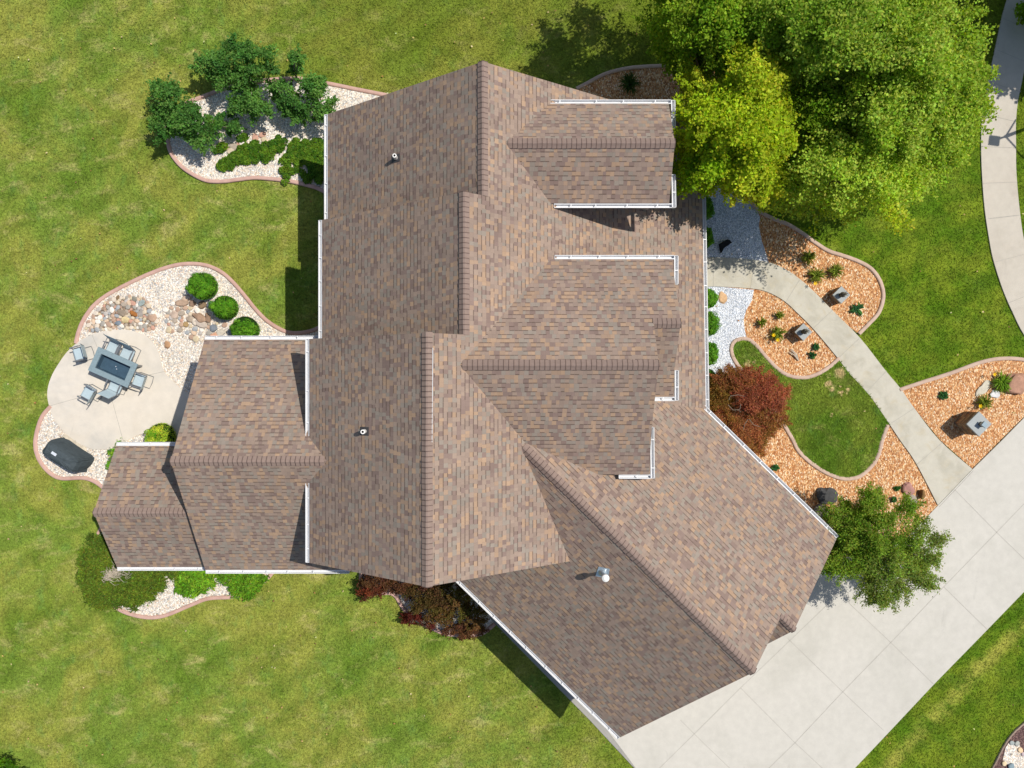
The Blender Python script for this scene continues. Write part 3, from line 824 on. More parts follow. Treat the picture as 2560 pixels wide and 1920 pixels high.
# walls under the roofs
def wall(prof, o, q, t, t0, t1, label=None):
    m_ = MB(); m_.prism(prof, o, q, t, t0, t1)
    w_ = m_.build('wall', M['siding'], house)
    return w_
X, Y = (1, 0, 0), (0, 1, 0)
d = .18
wall([(-6.2, 0), (-6.2, plane_h(LA, -6.2, 0) - d), (XA, plane_h(LA, XA, 0) - d), (3.4, hR(3.4) - d), (4.7, hR(4.7) - d), (4.7, 0)], (0, 0, 0), X, Y, 5.35, 9.3)
wall([(-6.18, 0), (-6.18, plane_h(LB, -6.18, 0) - d), (XB, plane_h(LB, XB, 0) - d), (3.4, hR(3.4) - d), (4.68, hR(4.68) - d), (4.68, 0)], (0, 0, 0), X, Y, 1.2, 5.3)
wall([(-6.16, 0), (-6.16, plane_h(LC, -6.16, 0) - d), (XC, plane_h(LC, XC, 0) - d), (1.6, hR(1.6) - d), (1.6, 0)], (0, 0, 0), X, Y, -5.4, 1.15)
wall([(-6.15, 0), (-6.15, hD(-6.15) - d), (-2.44, 6.19 - d), (1.16, hD(1.16) - d), (1.16, 0)], (0, 0, 0), Y, X, -10.45, -6.2)
wall([(-6.2, 0), (-6.2, hH(-6.2) - d), (-4.35, 4.62 - d), (-2.6, hH(-2.6) - d), (-2.6, 0)], (0, 0, 0), Y, X, -13.8, -10.5)
wall([(-2.6, 2.5), (-2.6, plane_h(ES, 0, -2.6) - d), (EY, 7.85 - d), (3.7, plane_h(EN, 0, 3.7) - d), (3.7, 2.5)], (0, 0, 0), Y, X, 0.5, 4.05)
wall([(-.1, 2.5), (-.1, plane_h(FS, 0, -.1) - d), (1.85, zF - d), (3.68, plane_h(EN, 0, 3.68) - d), (3.68, 2.5)], (0, 0, 0), Y, X, 4.06, 4.85)
wall([(6.05, 2.5), (6.05, plane_h(GS, 0, 6.05) - d), (GY, 6.94 - d), (8.67, plane_h(GN, 0, 8.67) - d), (8.67, 2.5)], (0, 0, 0), Y, X, 0.5, 4.72)
wall([(-4.8, 0), (-4.8, hr - sg_ * 4.8 - d), (0, hr - d), (4.93, hr - sg_ * 4.93 - d), (4.93, 0)], Pe, gnv, ga, -9.0, -.35)
wall([(-1.1, 0), (-1.1, hr - sg_ * 4.75 - d), (1.83, hr - sg_ * 1.83 - d), (4.9, hr - sg_ * 4.9 - d), (4.9, 0)], Pe, gnv, ga, -.34, .28)
m_ = MB()
for yy in (9.2, 7.0, 4.8, 2.6, 0.4): 
    m_ = MB(); m_.box((6.55, yy, 1.5), (.22, .22, 3.0)); m_.build('porch_post', M['gutter'], house)

# small roof-mounted things
def on_roof(pl, px, py):
    kx, ky = (px - 1280) / F, (960 - py) / F
    u = (H - pl[0]) / (1 + pl[1] * kx + pl[2] * ky)
    return Vector((kx * u, ky * u, H - u))
for pl, px, py, par in ((LA, 990, 396, rA), (LC, 912, 1078, rC)):
    b = on_roof(pl, px, py)
    m_ = MB(); m_.tube([b - Vector((0, 0, .1)), b + Vector((0, 0, .30))], .068, 14, 0)
    m_.lathe(b + Vector((0, 0, .30)), [(.036, .002), (.036, .004)], 12, 1)
    o = m_.build('vent_pipe', [M['pvc'], M['hole']], house)
    m_ = MB(); s = pl[1]
    vs = [(b.x + dx, b.y + dy, b.z + dx * s + .018) for dx, dy in ((-.16, -.13), (.14, -.13), (.14, .13), (-.16, .13))]
    m_.add(vs + [(x, y, z - .012) for x, y, z in vs], [(0, 1, 2, 3), (4, 7, 6, 5), (0, 4, 5, 1), (1, 5, 6, 2), (2, 6, 7, 3), (3, 7, 4, 0)])
    m_.lathe(b, [(.09, -.02), (.06, .09), (.057, .1)], 14)
    m_.build('flashing', M['flash'], o)
plg = gpl(-1)
b = on_roof(plg, 1507, 1431)
m_ = MB(); m_.tube([b - Vector((0, 0, .1)), b + Vector((0, 0, .60))], .062, 16)
fl = m_.build('flue_pipe', M['galv'], house)
m_ = MB(); m_.lathe(b + Vector((0, 0, .58)), [(.05, 0), (.115, .02), (.115, .12), (.06, .155), (.01, .165)], 20)
m_.build('flue_cap', M['pvc'], fl)
m_ = MB(); m_.lathe(b + Vector((0, 0, -.02)), [(.14, -.04), (.13, .03), (.075, .16), (.07, .18)], 20)
dx, dy = .2, .2
vs = [(b.x + p, b.y + q, plane_h(plg, b.x + p, b.y + q) + .02) for p, q in ((-.22, -.16), (.16, -.2), (.2, .16), (-.14, .2))]
m_.add(vs + [(x, y, z - .015) for x, y, z in vs], [(0, 1, 2, 3), (4, 7, 6, 5), (0, 4, 5, 1), (1, 5, 6, 2), (2, 6, 7, 3), (3, 7, 4, 0)])
m_.build('flue_flashing', M['galv'], fl)
# thin pale strip lying beside the middle ridge
a, b = on_roof(RU, 1079.5, 870), on_roof(RU, 1083.5, 1105)
m_ = MB(); m_.box(((a.x + b.x) / 2, (a.y + b.y) / 2, a.z + .014), (.014, (b - a).length, .04), rz=-0.008)
m_.build('metal_strip', M['gutter'], house)

# ------------------------------------------------------------------ foliage
def leaf_cloud(name, blobs, n, L, Wd, mat, parent, up=0.5, outw=0.6, zmin=-0.25, thick=0.22, jit=0.16, root=None, core=None, spray=0.0):
    """blobs: rows (x,y,z,rx,ry,rz,r,g,b). kite-shaped leaves scattered through the outer part of each blob"""
    B = np.array(blobs, float)
    area = (B[:, 3] * B[:, 4] + B[:, 5] * B[:, 3])
    idx = rng.choice(len(B), n, p=area / area.sum())
    b = B[idx]
    v = rng.normal(size=(n, 3)); v /= np.linalg.norm(v, axis=1)[:, None]
    low = v[:, 2] < zmin
    v[low, 2] *= -1
    rad = 1.0 - np.abs(rng.normal(0, thick, n)); rad = np.clip(rad, 0.1, 1.1)
    pos = b[:, :3] + v * b[:, 3:6] * rad[:, None]
    if spray:
        bx = B[:, :3] - B[:, :3].mean(0); bx[:, 2] = 0; bx /= (np.linalg.norm(bx, axis=1)[:, None] + .3)
        dr = bx * 0.9 + rng.normal(0, .55, (len(B), 3)) * np.array([1, 1, .35]); dr /= np.linalg.norm(dr, axis=1)[:, None]
        ln = rng.uniform(.7, 1.6, len(B)) * spray
        t_ = rng.beta(1.3, 1.5, n)
        pos = b[:, :3] + dr[idx] * ((t_ - .35) * ln[idx])[:, None] + rng.normal(0, 1, (n, 3)) * (b[:, 3] * (.62 - .40 * t_))[:, None] * np.array([1, 1, .55])
        pos[:, 2] -= (t_ ** 2) * ln[idx] * .12
    nor = v * outw + np.array([0, 0, up]) + rng.normal(0, 0.55, (n, 3)); nor /= np.linalg.norm(nor, axis=1)[:, None]
    r = v * 0.8 + rng.normal(size=(n, 3)) * 0.8
    t = r - nor * (r * nor).sum(1)[:, None]; t /= np.linalg.norm(t, axis=1)[:, None] + 1e-9
    w = np.cross(nor, t)
    s = rng.uniform(0.65, 1.3, n)[:, None]
    q = np.empty((n, 4, 3))
    q[:, 0] = pos + t * L * .5 * s; q[:, 1] = pos + w * Wd * .5 * s + t * L * .08 * s
    q[:, 2] = pos - t * L * .5 * s; q[:, 3] = pos - w * Wd * .5 * s + t * L * .08 * s
    q[:, :, 2] = np.maximum(q[:, :, 2], 0.04)
    q = q.reshape(-1, 3)
    col = b[:, 6:9] * rng.uniform(1 - jit * 1.6, 1 + jit * 1.6, (n, 1)) * rng.uniform(1 - jit, 1 + jit, (n, 3))
    if core:      # solid heart so that clipped bushes are opaque
        pass
    me = bpy.data.meshes.new(name)
    me.vertices.add(n * 4); me.loops.add(n * 4); me.polygons.add(n)
    off = np.zeros(3) if parent is None else np.array(parent.location)
    me.vertices.foreach_set('co', (q - off).ravel())
    me.loops.foreach_set('vertex_index', np.arange(n * 4))
    me.polygons.foreach_set('loop_start', np.arange(0, n * 4, 4))
    me.polygons.foreach_set('loop_total', np.full(n, 4))
    me.update(calc_edges=True)
    at = me.attributes.new('tint', 'FLOAT_COLOR', 'FACE')
    at.data.foreach_set('color', np.concatenate([np.clip(col, 0, 1), np.ones((n, 1))], 1).ravel())
    me.materials.append(mat)
    o = bpy.data.objects.new(name, me); COL.objects.link(o)
    if parent: o.parent = parent
    return o

def mixc(a, b, t): return tuple(a[i] * (1 - t) + b[i] * t for i in range(3))

def crown(ells, rb=0.7, dome=0.30, flat=0.8, varc=0.16, zj=0.9, mult=4.0, rs=0.50):
    """ells: (cx,cy,rx,ry,h,n,colA,colB) in photo px at height h -> leaf blobs in the world"""
    out = []
    for cx, cy, rx, ry, h, n, ca, cb in ells:
        for i in range(int(n * mult)):
            a = rnd.uniform(0, 2 * math.pi); r = math.sqrt(rnd.random()) * rnd.uniform(.86, 1.04)
            x, y = math.cos(a) * r, math.sin(a) * r
            z = h - r * r * h * dome + rnd.uniform(-zj, zj * .4)
            p = P(cx + x * rx, cy + y * ry, z)
            q = rb * rs * rnd.uniform(.4, 1.35)
            c = mixc(ca, cb, rnd.random())
            k = rnd.uniform(1 - varc, 1 + varc)
            out.append((p.x, p.y, p.z - q * .5, q, q, q * flat, c[0] * k, c[1] * k, c[2] * k))
    return out

def branches(name, base, blobs, parent, n, r0, mat, top=None, sag=0.1, stem=None):
    m_ = MB(); base = Vector(base); off = Vector(parent.location)
    B = [Vector(b[:3]) for b in blobs]
    cen = sum(B, Vector()) / len(B)
    fork = base.lerp(cen, stem if stem is not None else .35)
    fork.x = base.x + (cen.x - base.x) * .2; fork.y = base.y + (cen.y - base.y) * .2
    m_.tube([base - off - Vector((0, 0, .1)), base.lerp(fork, .5) - off, fork - off], [r0 * 1.3, r0, r0 * .85], 8)
    for b in rnd.sample(B, min(n, len(B))):
        mid = fork.lerp(b, .5) + Vector((rnd.uniform(-.2, .2), rnd.uniform(-.2, .2), rnd.uniform(0, .3)))
        m_.tube([fork - off, mid - off, b - off], [r0 * .5, r0 * .28, r0 * .08], 5)
    return m_.build(name, mat, parent, smooth=True)

def C(r, g, b, k=0.86): return srgb(r, g, b, k)[:3]

def tree(name, label, cat, base_px, ells, n, L, Wd, rb, r0=.14, group=None, nb=18, mat='bark', **kw):
    kw.setdefault('spray', rb * 1.5)
    bp = P(*base_px)
    root = empty(name, bp, label, cat, group)
    ck = {k: kw.pop(k) for k in ('dome', 'flat', 'varc', 'zj', 'mult', 'rs') if k in kw}
    bl = crown(ells, rb, **ck)
    kw.setdefault('thick', .38)
    leaf_cloud('crown', bl, n, L, Wd, M['leaf'], root, **kw)
    branches('trunk', bp, bl, root, nb, r0, M[mat])
    return root, bl

g1, g2 = C(142, 172, 40, .95), C(180, 202, 80, .95)
gd1, gd2 = C(110, 148, 26, .95), C(152, 180, 48, .95)
y1, y2 = C(166, 190, 30), C(206, 214, 60)
# big green tree
tree('shade_tree', 'big green shade tree overhanging the lawn beside the sidewalk', 'tree', (1960, 390),
     [(2300, 110, 175, 160, 7.6, 34, g1, g2), (2110, 40, 180, 140, 8.2, 34, gd1, g2), (2250, 270, 170, 120, 7.0, 32, g1, g2), (2385, 230, 90, 110, 5.8, 18, g1, g2),
      (2100, 260, 110, 100, 6.0, 18, gd1, g1), (2150, -120, 260, 120, 7.5, 26, gd1, g1), (2010, 150, 80, 120, 4.4, 12, gd1, gd2), (2380, 345, 50, 34, 4.6, 5, g1, g2)],
     150000, .105, .072, .72, .17, nb=30)
tree('shade_tree', 'light green tree whose low branches reach down towards the white stone chips', 'tree', (1990, 475),
     [(2110, 410, 120, 100, 6.4, 24, g2, C(170, 202, 52)), (2225, 430, 95, 95, 6.0, 20, g2, C(176, 204, 40)), (1985, 465, 95, 72, 4.2, 18, gd2, g2),
      (2300, 400, 75, 75, 4.2, 12, g2, C(160, 196, 50)), (2240, 520, 20, 40, 5.0, 4, y1, y2), (2030, 340, 80, 80, 4.6, 12, gd1, gd2), (2090, 500, 60, 30, 3.6, 7, g2, y1)],
     34000, .10, .07, .58, .11, nb=16)
tree('shade_tree', 'dark green tree at the top edge left of the big shade tree', 'tree', (1740, 290),
     [(1790, 20, 140, 110, 6.6, 26, gd1, gd2), (1715, 90, 80, 58, 4.2, 14, gd1, gd2), (1860, 110, 100, 70, 5.6, 16, gd1, gd2), (1760, -130, 190, 110, 6.8, 26, gd1, g1), (1930, 20, 80, 110, 6.8, 16, gd1, g2), (1750, 125, 100, 34, 3.2, 12, gd1, gd2)],
     84000, .105, .07, .66, .11, nb=8)
tree('maple_tree', 'bright yellow-green maple touching the upper right gable', 'tree', (1700, 400),
     [(1895, 195, 66, 84, 7.6, 20, y1, y2), (1840, 310, 140, 105, 7.8, 40, y1, C(190, 210, 44)), (1740, 215, 46, 44, 5.4, 6, y1, y2), (1870, 425, 95, 66, 6.4, 18, y1, y2), (1775, 395, 68, 75, 6.6, 18, C(140, 184, 30), y1), (1925, 320, 60, 70, 7.0, 12, y1, y2)],
     74000, .105, .075, .50, .09, nb=16)
# off-frame tree that shades the sidewalk, and the bush at its foot
tree('shade_tree', 'tree beyond the right edge shading the upper sidewalk', 'tree', (2720, 30),
     [(3150, -280, 230, 190, 7.0, 60, gd1, gd2), (2990, -130, 150, 120, 5.4, 30, gd1, gd2)], 60000, .18, .15, .95, .16, nb=14)
def bush(name, label, cat, px, py, z, rx, ry, rz, n, L, Wd, ca, cb, mat='leaf', nblob=14, rb=.35, core=True, **kw):
    """a rounded shrub: blobs packed in an ellipsoid whose middle is at photo px (px,py), height z"""
    c = P(px, py, z); root = empty(name, (c.x, c.y, 0), label, cat, kw.pop('group', None))
    out = []
    for i in range(nblob):
        a = rnd.uniform(0, 2 * math.pi); r = math.sqrt(rnd.random()) * .75; k = rnd.uniform(.85, 1.15); cc = mixc(ca, cb, rnd.random())
        zz = z + rz * (1 - r * r) * .5 * rnd.uniform(.3, 1)
        out.append((c.x + math.cos(a) * r * rx, c.y + math.sin(a) * r * ry, zz, rb * rnd.uniform(.7, 1.2), rb * rnd.uniform(.7, 1.2), rb * .7, cc[0] * k, cc[1] * k, cc[2] * k))
    leaf_cloud('foliage', out, n, L, Wd, M[mat], root, **kw)
    m_ = MB()
    for k in range(7):
        b_ = out[k % len(out)]
        m_.tube([(0, 0, -.05), (b_[0] - c.x) * .5 * Vector((1, 0, 0)) + Vector((0, (b_[1] - c.y) * .5, b_[2] * .6)), (b_[0] - c.x, b_[1] - c.y, b_[2])], [.03, .02, .006], 5)
    m_.build('stem', M['bark'], root)
    return root, out

def box_bush(px, py, rpx, rypx, label, group, z=.42, h=.5, ca=C(80, 136, 28, 1.0), cb=C(116, 170, 44, 1.0), n=6500):
    """clipped round bush: dense needles over a solid heart"""
    c = P(px, py, z); r, ry = rpx / 62.0, rypx / 62.0
    root = empty('boxwood', (c.x, c.y, 0), label, 'bush', group)
    bl = [(c.x, c.y, z - .05, r * .97, ry * .97, h, *mixc(ca, cb, .4))]
    for i in range(26):
        a = rnd.uniform(0, 6.283); q = rnd.uniform(.2, .8); cc = mixc(ca, cb, rnd.random())
        bl.append((c.x + math.cos(a) * r * q, c.y + math.sin(a) * ry * q, z + h * .62 * math.sqrt(max(0, 1 - q * q)), r * rnd.uniform(.2, .34), ry * rnd.uniform(.2, .34), rnd.uniform(.10, .22), *cc))
    leaf_cloud('foliage', bl, n, .055, .03, M['leaf'], root, up=.3, outw=1.2, zmin=-.8, thick=.05, jit=.2)
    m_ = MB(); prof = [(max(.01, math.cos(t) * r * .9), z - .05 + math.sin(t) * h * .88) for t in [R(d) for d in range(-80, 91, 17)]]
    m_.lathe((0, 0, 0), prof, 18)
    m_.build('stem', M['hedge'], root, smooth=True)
    return root
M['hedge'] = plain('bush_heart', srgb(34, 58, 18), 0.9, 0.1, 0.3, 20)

GB = 'round clipped bushes along the front of the house'
for px, py, r, ry, lab in ((1758, 520, 27, 33, 'shaded round bush nearest the maple tree'), (1758, 596, 26, 27, 'shaded round bush just above the walkway'),
        (1766, 746, 27, 27, 'sunlit round bush just below the walkway'), (1766, 810, 31, 31, 'sunlit round bush second below the walkway'),
        (1766, 884, 31, 31, 'sunlit round bush third below the walkway'), (1766, 945, 25, 25, 'round bush tucked against the red maple')):
    box_bush(px, py, r, ry, lab, GB)
GW = 'round clipped bushes in the patio gravel'
box_bush(507, 715, 36, 35, 'biggest round green bush, highest in the patio gravel', GW, z=.5, h=.55, cb=C(122, 178, 44, 1.0), n=8000)
box_bush(562, 769, 33, 31, 'round green bush beside the brown boulders', GW, z=.45, h=.5, cb=C(122, 178, 44, 1.0))
box_bush(612, 824, 37, 29, 'round green bush touching the gutter of the left wing', GW, z=.45, h=.5, cb=C(122, 178, 44, 1.0))
box_bush(402, 1092, 37, 36, 'yellow-green mottled bush at the patio edge', None, z=.35, h=.42, ca=C(112, 168, 34, 1.0), cb=C(214, 216, 74, 1.1))
# leafy shrubs of the north-west bed
dg1, dg2 = C(66, 110, 46, 1.15), C(108, 150, 68, 1.15)
NW = 'dark green leafy shrubs in the upper left bed'
def shrub(label, base, ells, n, rb=.3, group=NW, L=.105, Wd=.065, r0=.05, mat='bark', name='shrub', cat='shrub', **kw):
    return tree(name, label, cat, base, ells, int(n * 1.25), L * .95, Wd * .9, rb, r0, group, 9, mat, dome=.25, zj=.5, mult=2.4, rs=.62, spray=rb * 1.7, **kw)
shrub('large dark shrub spreading over the lawn above its bed', (640, 235), [(602, 148, 80, 46, 2.1, 24, dg1, dg2), (528, 158, 42, 27, 1.8, 9, dg1, dg2), (585, 196, 50, 22, 1.8, 8, dg1, dg2)], 9000)
shrub('dark shrub leaning over the left edging and lawn', (450, 320), [(412, 240, 42, 44, 1.9, 12, dg1, dg2), (408, 305, 34, 42, 1.6, 9, dg1, dg2)], 5200)
shrub('dark rounded shrub inside the left end of the bed', (480, 330), [(465, 295, 36, 38, 1.9, 12, dg1, dg2), (498, 335, 28, 26, 1.4, 7, dg1, dg2)], 5200)
shrub('small lighter shrub beside the dark ones', (545, 318), [(533, 305, 22, 20, .9, 7, C(70, 124, 50), C(104, 150, 60)), (585, 318, 16, 16, .8, 4, dg1, dg2)], 2000, rb=.2)
shrub('open shrub with bare stems in the middle of the bed', (650, 290), [(610, 235, 32, 36, 1.4, 10, dg1, dg2), (640, 270, 32, 20, 1.4, 7, dg1, dg2), (590, 262, 20, 20, 1.3, 4, dg1, dg2)], 4200, rb=.26, mat='barkp')
shrub('sparse shrub right of the bare-stemmed one', (735, 290), [(715, 240, 32, 34, 1.4, 11, dg1, dg2), (745, 275, 24, 20, 1.5, 6, dg1, dg2), (690, 215, 22, 14, 1.8, 4, dg1, dg2)], 4000, rb=.25)
shrub('dark shrub against the gutter end', (815, 290), [(790, 225, 26, 30, 1.4, 8, dg1, dg2), (812, 270, 24, 26, 1.4, 8, dg1, dg2), (765, 205, 18, 14, 1.9, 3, dg1, dg2)], 4000, rb=.25)
shrub('slender young shrub standing alone at the bed edge', (745, 205), [(738, 140, 16, 22, 2.3, 5, dg1, dg2), (742, 178, 17, 16, 1.5, 5, dg1, dg2)], 1500, rb=.17)

# ground ivy
def ivy(label, ells, n):
    bl = []
    for cx, cy, rx, ry, k in ells:
        for i in range(k):
            a = rnd.uniform(0, 6.283); r = math.sqrt(rnd.random()); p = P(cx + math.cos(a) * r * rx, cy + math.sin(a) * r * ry, .12); c = mixc(C(66, 112, 26), C(120, 156, 40), rnd.random())
            bl.append((p.x, p.y, .10, .16, .16, .14, *c))
    o = leaf_cloud('ivy', bl, n, .085, .07, M['leaf'], None, up=1.2, outw=.3, zmin=0)
    return tag(o, label, 'ivy', 'patches of ground ivy in the upper left bed')
ivy('bright ivy carpet reaching under the gutter', [(785, 385, 40, 34, 70), (750, 375, 30, 24, 30), (790, 430, 36, 26, 40), (725, 410, 22, 20, 14), (712, 438, 10, 16, 6), (820, 360, 20, 20, 10)], 9000)
ivy('long narrow ivy patch in the middle of the gravel', [(612, 388, 34, 22, 34), (580, 400, 24, 20, 20), (550, 370, 18, 10, 7), (556, 410, 12, 12, 8), (640, 372, 14, 14, 8)], 4200)
ivy('small dark ivy patch between the larger ones', [(680, 368, 24, 16, 14), (664, 388, 14, 12, 7), (700, 352, 12, 10, 5)], 1600)
ivy('tiny green tuft above the long ivy patch', [(606, 345, 8, 6, 4)], 260)

# junipers of the south-west bed
def juniper(label, ells, n, ca, cb, L=.12, Wd=.035, rb=.2, group=None, tw=False):
    cx, cy = ells[0][0], ells[0][1]
    c = P(cx, cy, .3); root = empty('juniper', (c.x, c.y, 0), label, 'juniper', group)
    bl = []
    for x, y, rx, ry, h, k in ells:
        for i in range(k):
            a = rnd.uniform(0, 6.283); r = math.sqrt(rnd.random()); cc = mixc(ca, cb, rnd.random()); z = h * (1 - .5 * r * r) * rnd.uniform(.8, 1.05)
            p = P(x + math.cos(a) * r * rx, y + math.sin(a) * r * ry, z)
            bl.append((p.x, p.y, z * .75, rb * rnd.uniform(.7, 1.3), rb * rnd.uniform(.7, 1.3), rb * .8, *cc))
    leaf_cloud('foliage', bl, n, L, Wd, M['needle'], root, up=.9, outw=.5, zmin=-.1, jit=.24, spray=rb * 1.3)
    branches('stem', (c.x, c.y, 0), bl, root, 12, .04, M['bark'], stem=.3)
    return root
j1, j2 = C(74, 98, 24, .85), C(112, 132, 36, .85)
juniper('broad olive-green juniper with a grey dead patch', [(290, 1430, 90, 76, .75, 150), (225, 1450, 30, 40, .45, 30), (250, 1495, 40, 22, .4, 26), (242, 1405, 44, 48, .7, 40), (250, 1365, 36, 30, .65, 24), (225, 1430, 26, 36, .5, 20), (262, 1480, 44, 26, .55, 22), (300, 1490, 46, 26, .5, 22), (340, 1455, 60, 50, .7, 50), (370, 1440, 30, 22, .55, 14), (420, 1420, 40, 20, .5, 20), (320, 1495, 34, 22, .5, 14)], 62000, j1, j2)
k1, k2 = C(88, 136, 24, .85), C(128, 172, 40, .85)
GJ = 'bright green spreading junipers'
juniper('bright green spreading juniper next to the olive one', [(485, 1440, 44, 28, .7, 40), (475, 1462, 30, 26, .55, 18), (505, 1460, 20, 18, .5, 8)], 6500, k1, k2, .17, .05, .17, GJ)
juniper('bright green spreading juniper at the end of the gravel bed', [(600, 1445, 50, 24, .7, 40), (605, 1470, 36, 20, .55, 20), (648, 1445, 18, 14, .5, 6)], 6500, k1, k2, .17, .05, .17, GJ)
juniper('small green juniper at the corner of the lowest roof', [(285, 1140, 15, 16, .5, 10), (280, 1160, 12, 12, .4, 6), (297, 1118, 10, 8, .5, 4)], 1500, C(90, 150, 30, .8), C(140, 186, 50, .8), .12, .035, .13)
# dead twigs inside the olive juniper
m_ = MB()
for cx, cy, k in ((268, 1440, 60), (285, 1432, 40), (308, 1437, 12)):
    for i in range(k):
        c = P(cx + rnd.gauss(0, 9), cy + rnd.gauss(0, 7), .78); a = rnd.uniform(-.9, 1.2); l = rnd.uniform(.1, .28)
        m_.tube([c, c + Vector((math.cos(a) * l, math.sin(a) * l * .8, rnd.uniform(0, .08))), c + Vector((math.cos(a + .4) * l * 1.5, math.sin(a + .4) * l * 1.3, rnd.uniform(0, .12)))], [.009, .006, .003], 4)
jr = bpy.data.objects['juniper']
under(m_.build('dead_branches', M['dead']), jr)

# dark red shrubs at the inner corner of the garage
r1, r2, r3 = C(98, 62, 46, .9), C(126, 88, 54, .9), C(112, 112, 44, .8)
GR = 'dark red shrubs at the inner corner'
shrub('dark red shrub below the long eave', (960, 1420), [(945, 1455, 42, 24, 1.3, 16, r1, r2), (1000, 1458, 38, 24, 1.4, 14, r1, r2), (930, 1480, 28, 16, 1.0, 8, r1, C(140, 70, 44))], 7500, rb=.24, group=GR, L=.07, Wd=.045, name='barberry')
shrub('brown and green shrub under the gable tip', (1060, 1480), [(1075, 1485, 56, 38, 1.5, 24, r1, C(104, 92, 40)), (1085, 1530, 54, 30, 1.2, 20, r2, C(110, 98, 44))], 11000, rb=.27, group=GR, L=.07, Wd=.045, name='barberry')
shrub('small deep red shrub over the pink edging', (1040, 1530), [(1028, 1548, 26, 14, .9, 8, C(106, 44, 36, .8), C(142, 66, 50, .8)), (1070, 1562, 20, 12, .8, 4, r1, C(130, 50, 50, .8))], 1900, rb=.17, group=GR, L=.06, Wd=.04, name='barberry')
shrub('tall leggy olive and red shrub beside the garage gutter', (1150, 1520), [(1150, 1500, 34, 38, 1.6, 12, r2, r3), (1180, 1545, 32, 34, 1.4, 14, r2, r3), (1160, 1576, 56, 18, 1.0, 16, r1, r2)], 7000, rb=.2, group=GR, L=.08, Wd=.05, name='barberry')

# red laceleaf maple
m1, m2, m3 = C(154, 88, 64, 1.05), C(176, 110, 76, 1.05), C(156, 118, 58, 1.05)
root, bl = tree('japanese_maple', 'low red and bronze lacy maple beside the front gutter', 'tree', (1838, 1010),
     [(1905, 985, 62, 52, 1.9, 30, m1, m2), (1850, 950, 50, 26, 1.8, 16, m1, m3), (1920, 1040, 50, 40, 1.6, 18, m1, m3), (1860, 1080, 50, 38, 1.7, 20, m2, m3), (1805, 985, 30, 50, 1.5, 12, m3, C(120, 100, 36, .85)), (1800, 1040, 26, 34, 1.4, 9, m3, m2), (1900, 1100, 40, 26, 1.3, 9, m3, m1)],
     100000, .065, .028, .32, .05, nb=14, mat='bark', dome=.2, zj=.3, jit=.22, mult=3.0, rs=.6)
m_ = MB()
for pts in ([(1822, 1000), (1826, 990), (1845, 987), (1862, 991)], [(1820, 1012), (1832, 1025), (1845, 1024), (1852, 1030)], [(1870, 1048), (1862, 1060), (1858, 1075)], [(1873, 1048), (1884, 1062), (1900, 1067)], [(1852, 1010), (1850, 1022), (1843, 1026)]):
    m_ = MB(); m_.tube([P(x, y, 1.95) for x, y in pts], [.013, .011, .009, .006][:len(pts)], 6)
    under(m_.build('bare_branch', M['bark']), root)

# small-leaved tree at the driveway corner
s1, s2 = C(98, 136, 28, .95), C(142, 166, 56, .95)
root, bl = tree('ornamental_tree', 'open-crowned green tree with bare grey twigs leaning over the driveway', 'tree', (2150, 1320),
     [(2190, 1270, 32, 40, 3.4, 12, s1, s2), (2120, 1320, 60, 50, 3.4, 24, s1, s2), (2200, 1350, 90, 60, 3.8, 34, s1, s2), (2130, 1410, 70, 40, 3.3, 22, s1, s2), (2230, 1420, 90, 50, 3.5, 26, s2, C(140, 160, 80, .75)),
      (2305, 1375, 62, 66, 3.2, 22, s2, C(140, 160, 80, .75)), (2220, 1482, 66, 30, 3.0, 16, s2, C(140, 160, 80, .75)), (2320, 1430, 38, 46, 3.0, 14, s2, C(140, 160, 80, .75)), (2270, 1280, 26, 26, 2.8, 7, s1, s2), (2090, 1370, 26, 40, 2.8, 8, s1, s2)],
     64000, .10, .034, .36, .06, nb=60, mat='barkp', dome=.25, zj=.5, jit=.22, mult=1.7, rs=.7)

# plants cut by the frame
shrub('glossy green shrub cut by the bottom left corner', (10, 1915), [(0, 1935, 44, 30, 1.0, 16, C(70, 120, 20), C(130, 176, 30)), (-50, 1890, 30, 30, 1.0, 10, C(70, 120, 20), C(130, 176, 30))], 3000, rb=.24, group=None, L=.11, Wd=.05)
shrub('green shrub poking in at the top right corner', (2610, 0), [(2612, 0, 60, 60, 1.6, 24, gd1, gd2), (2590, 30, 30, 30, 1.2, 8, gd1, gd2)], 5000, rb=.3, group=None, L=.11, Wd=.08)

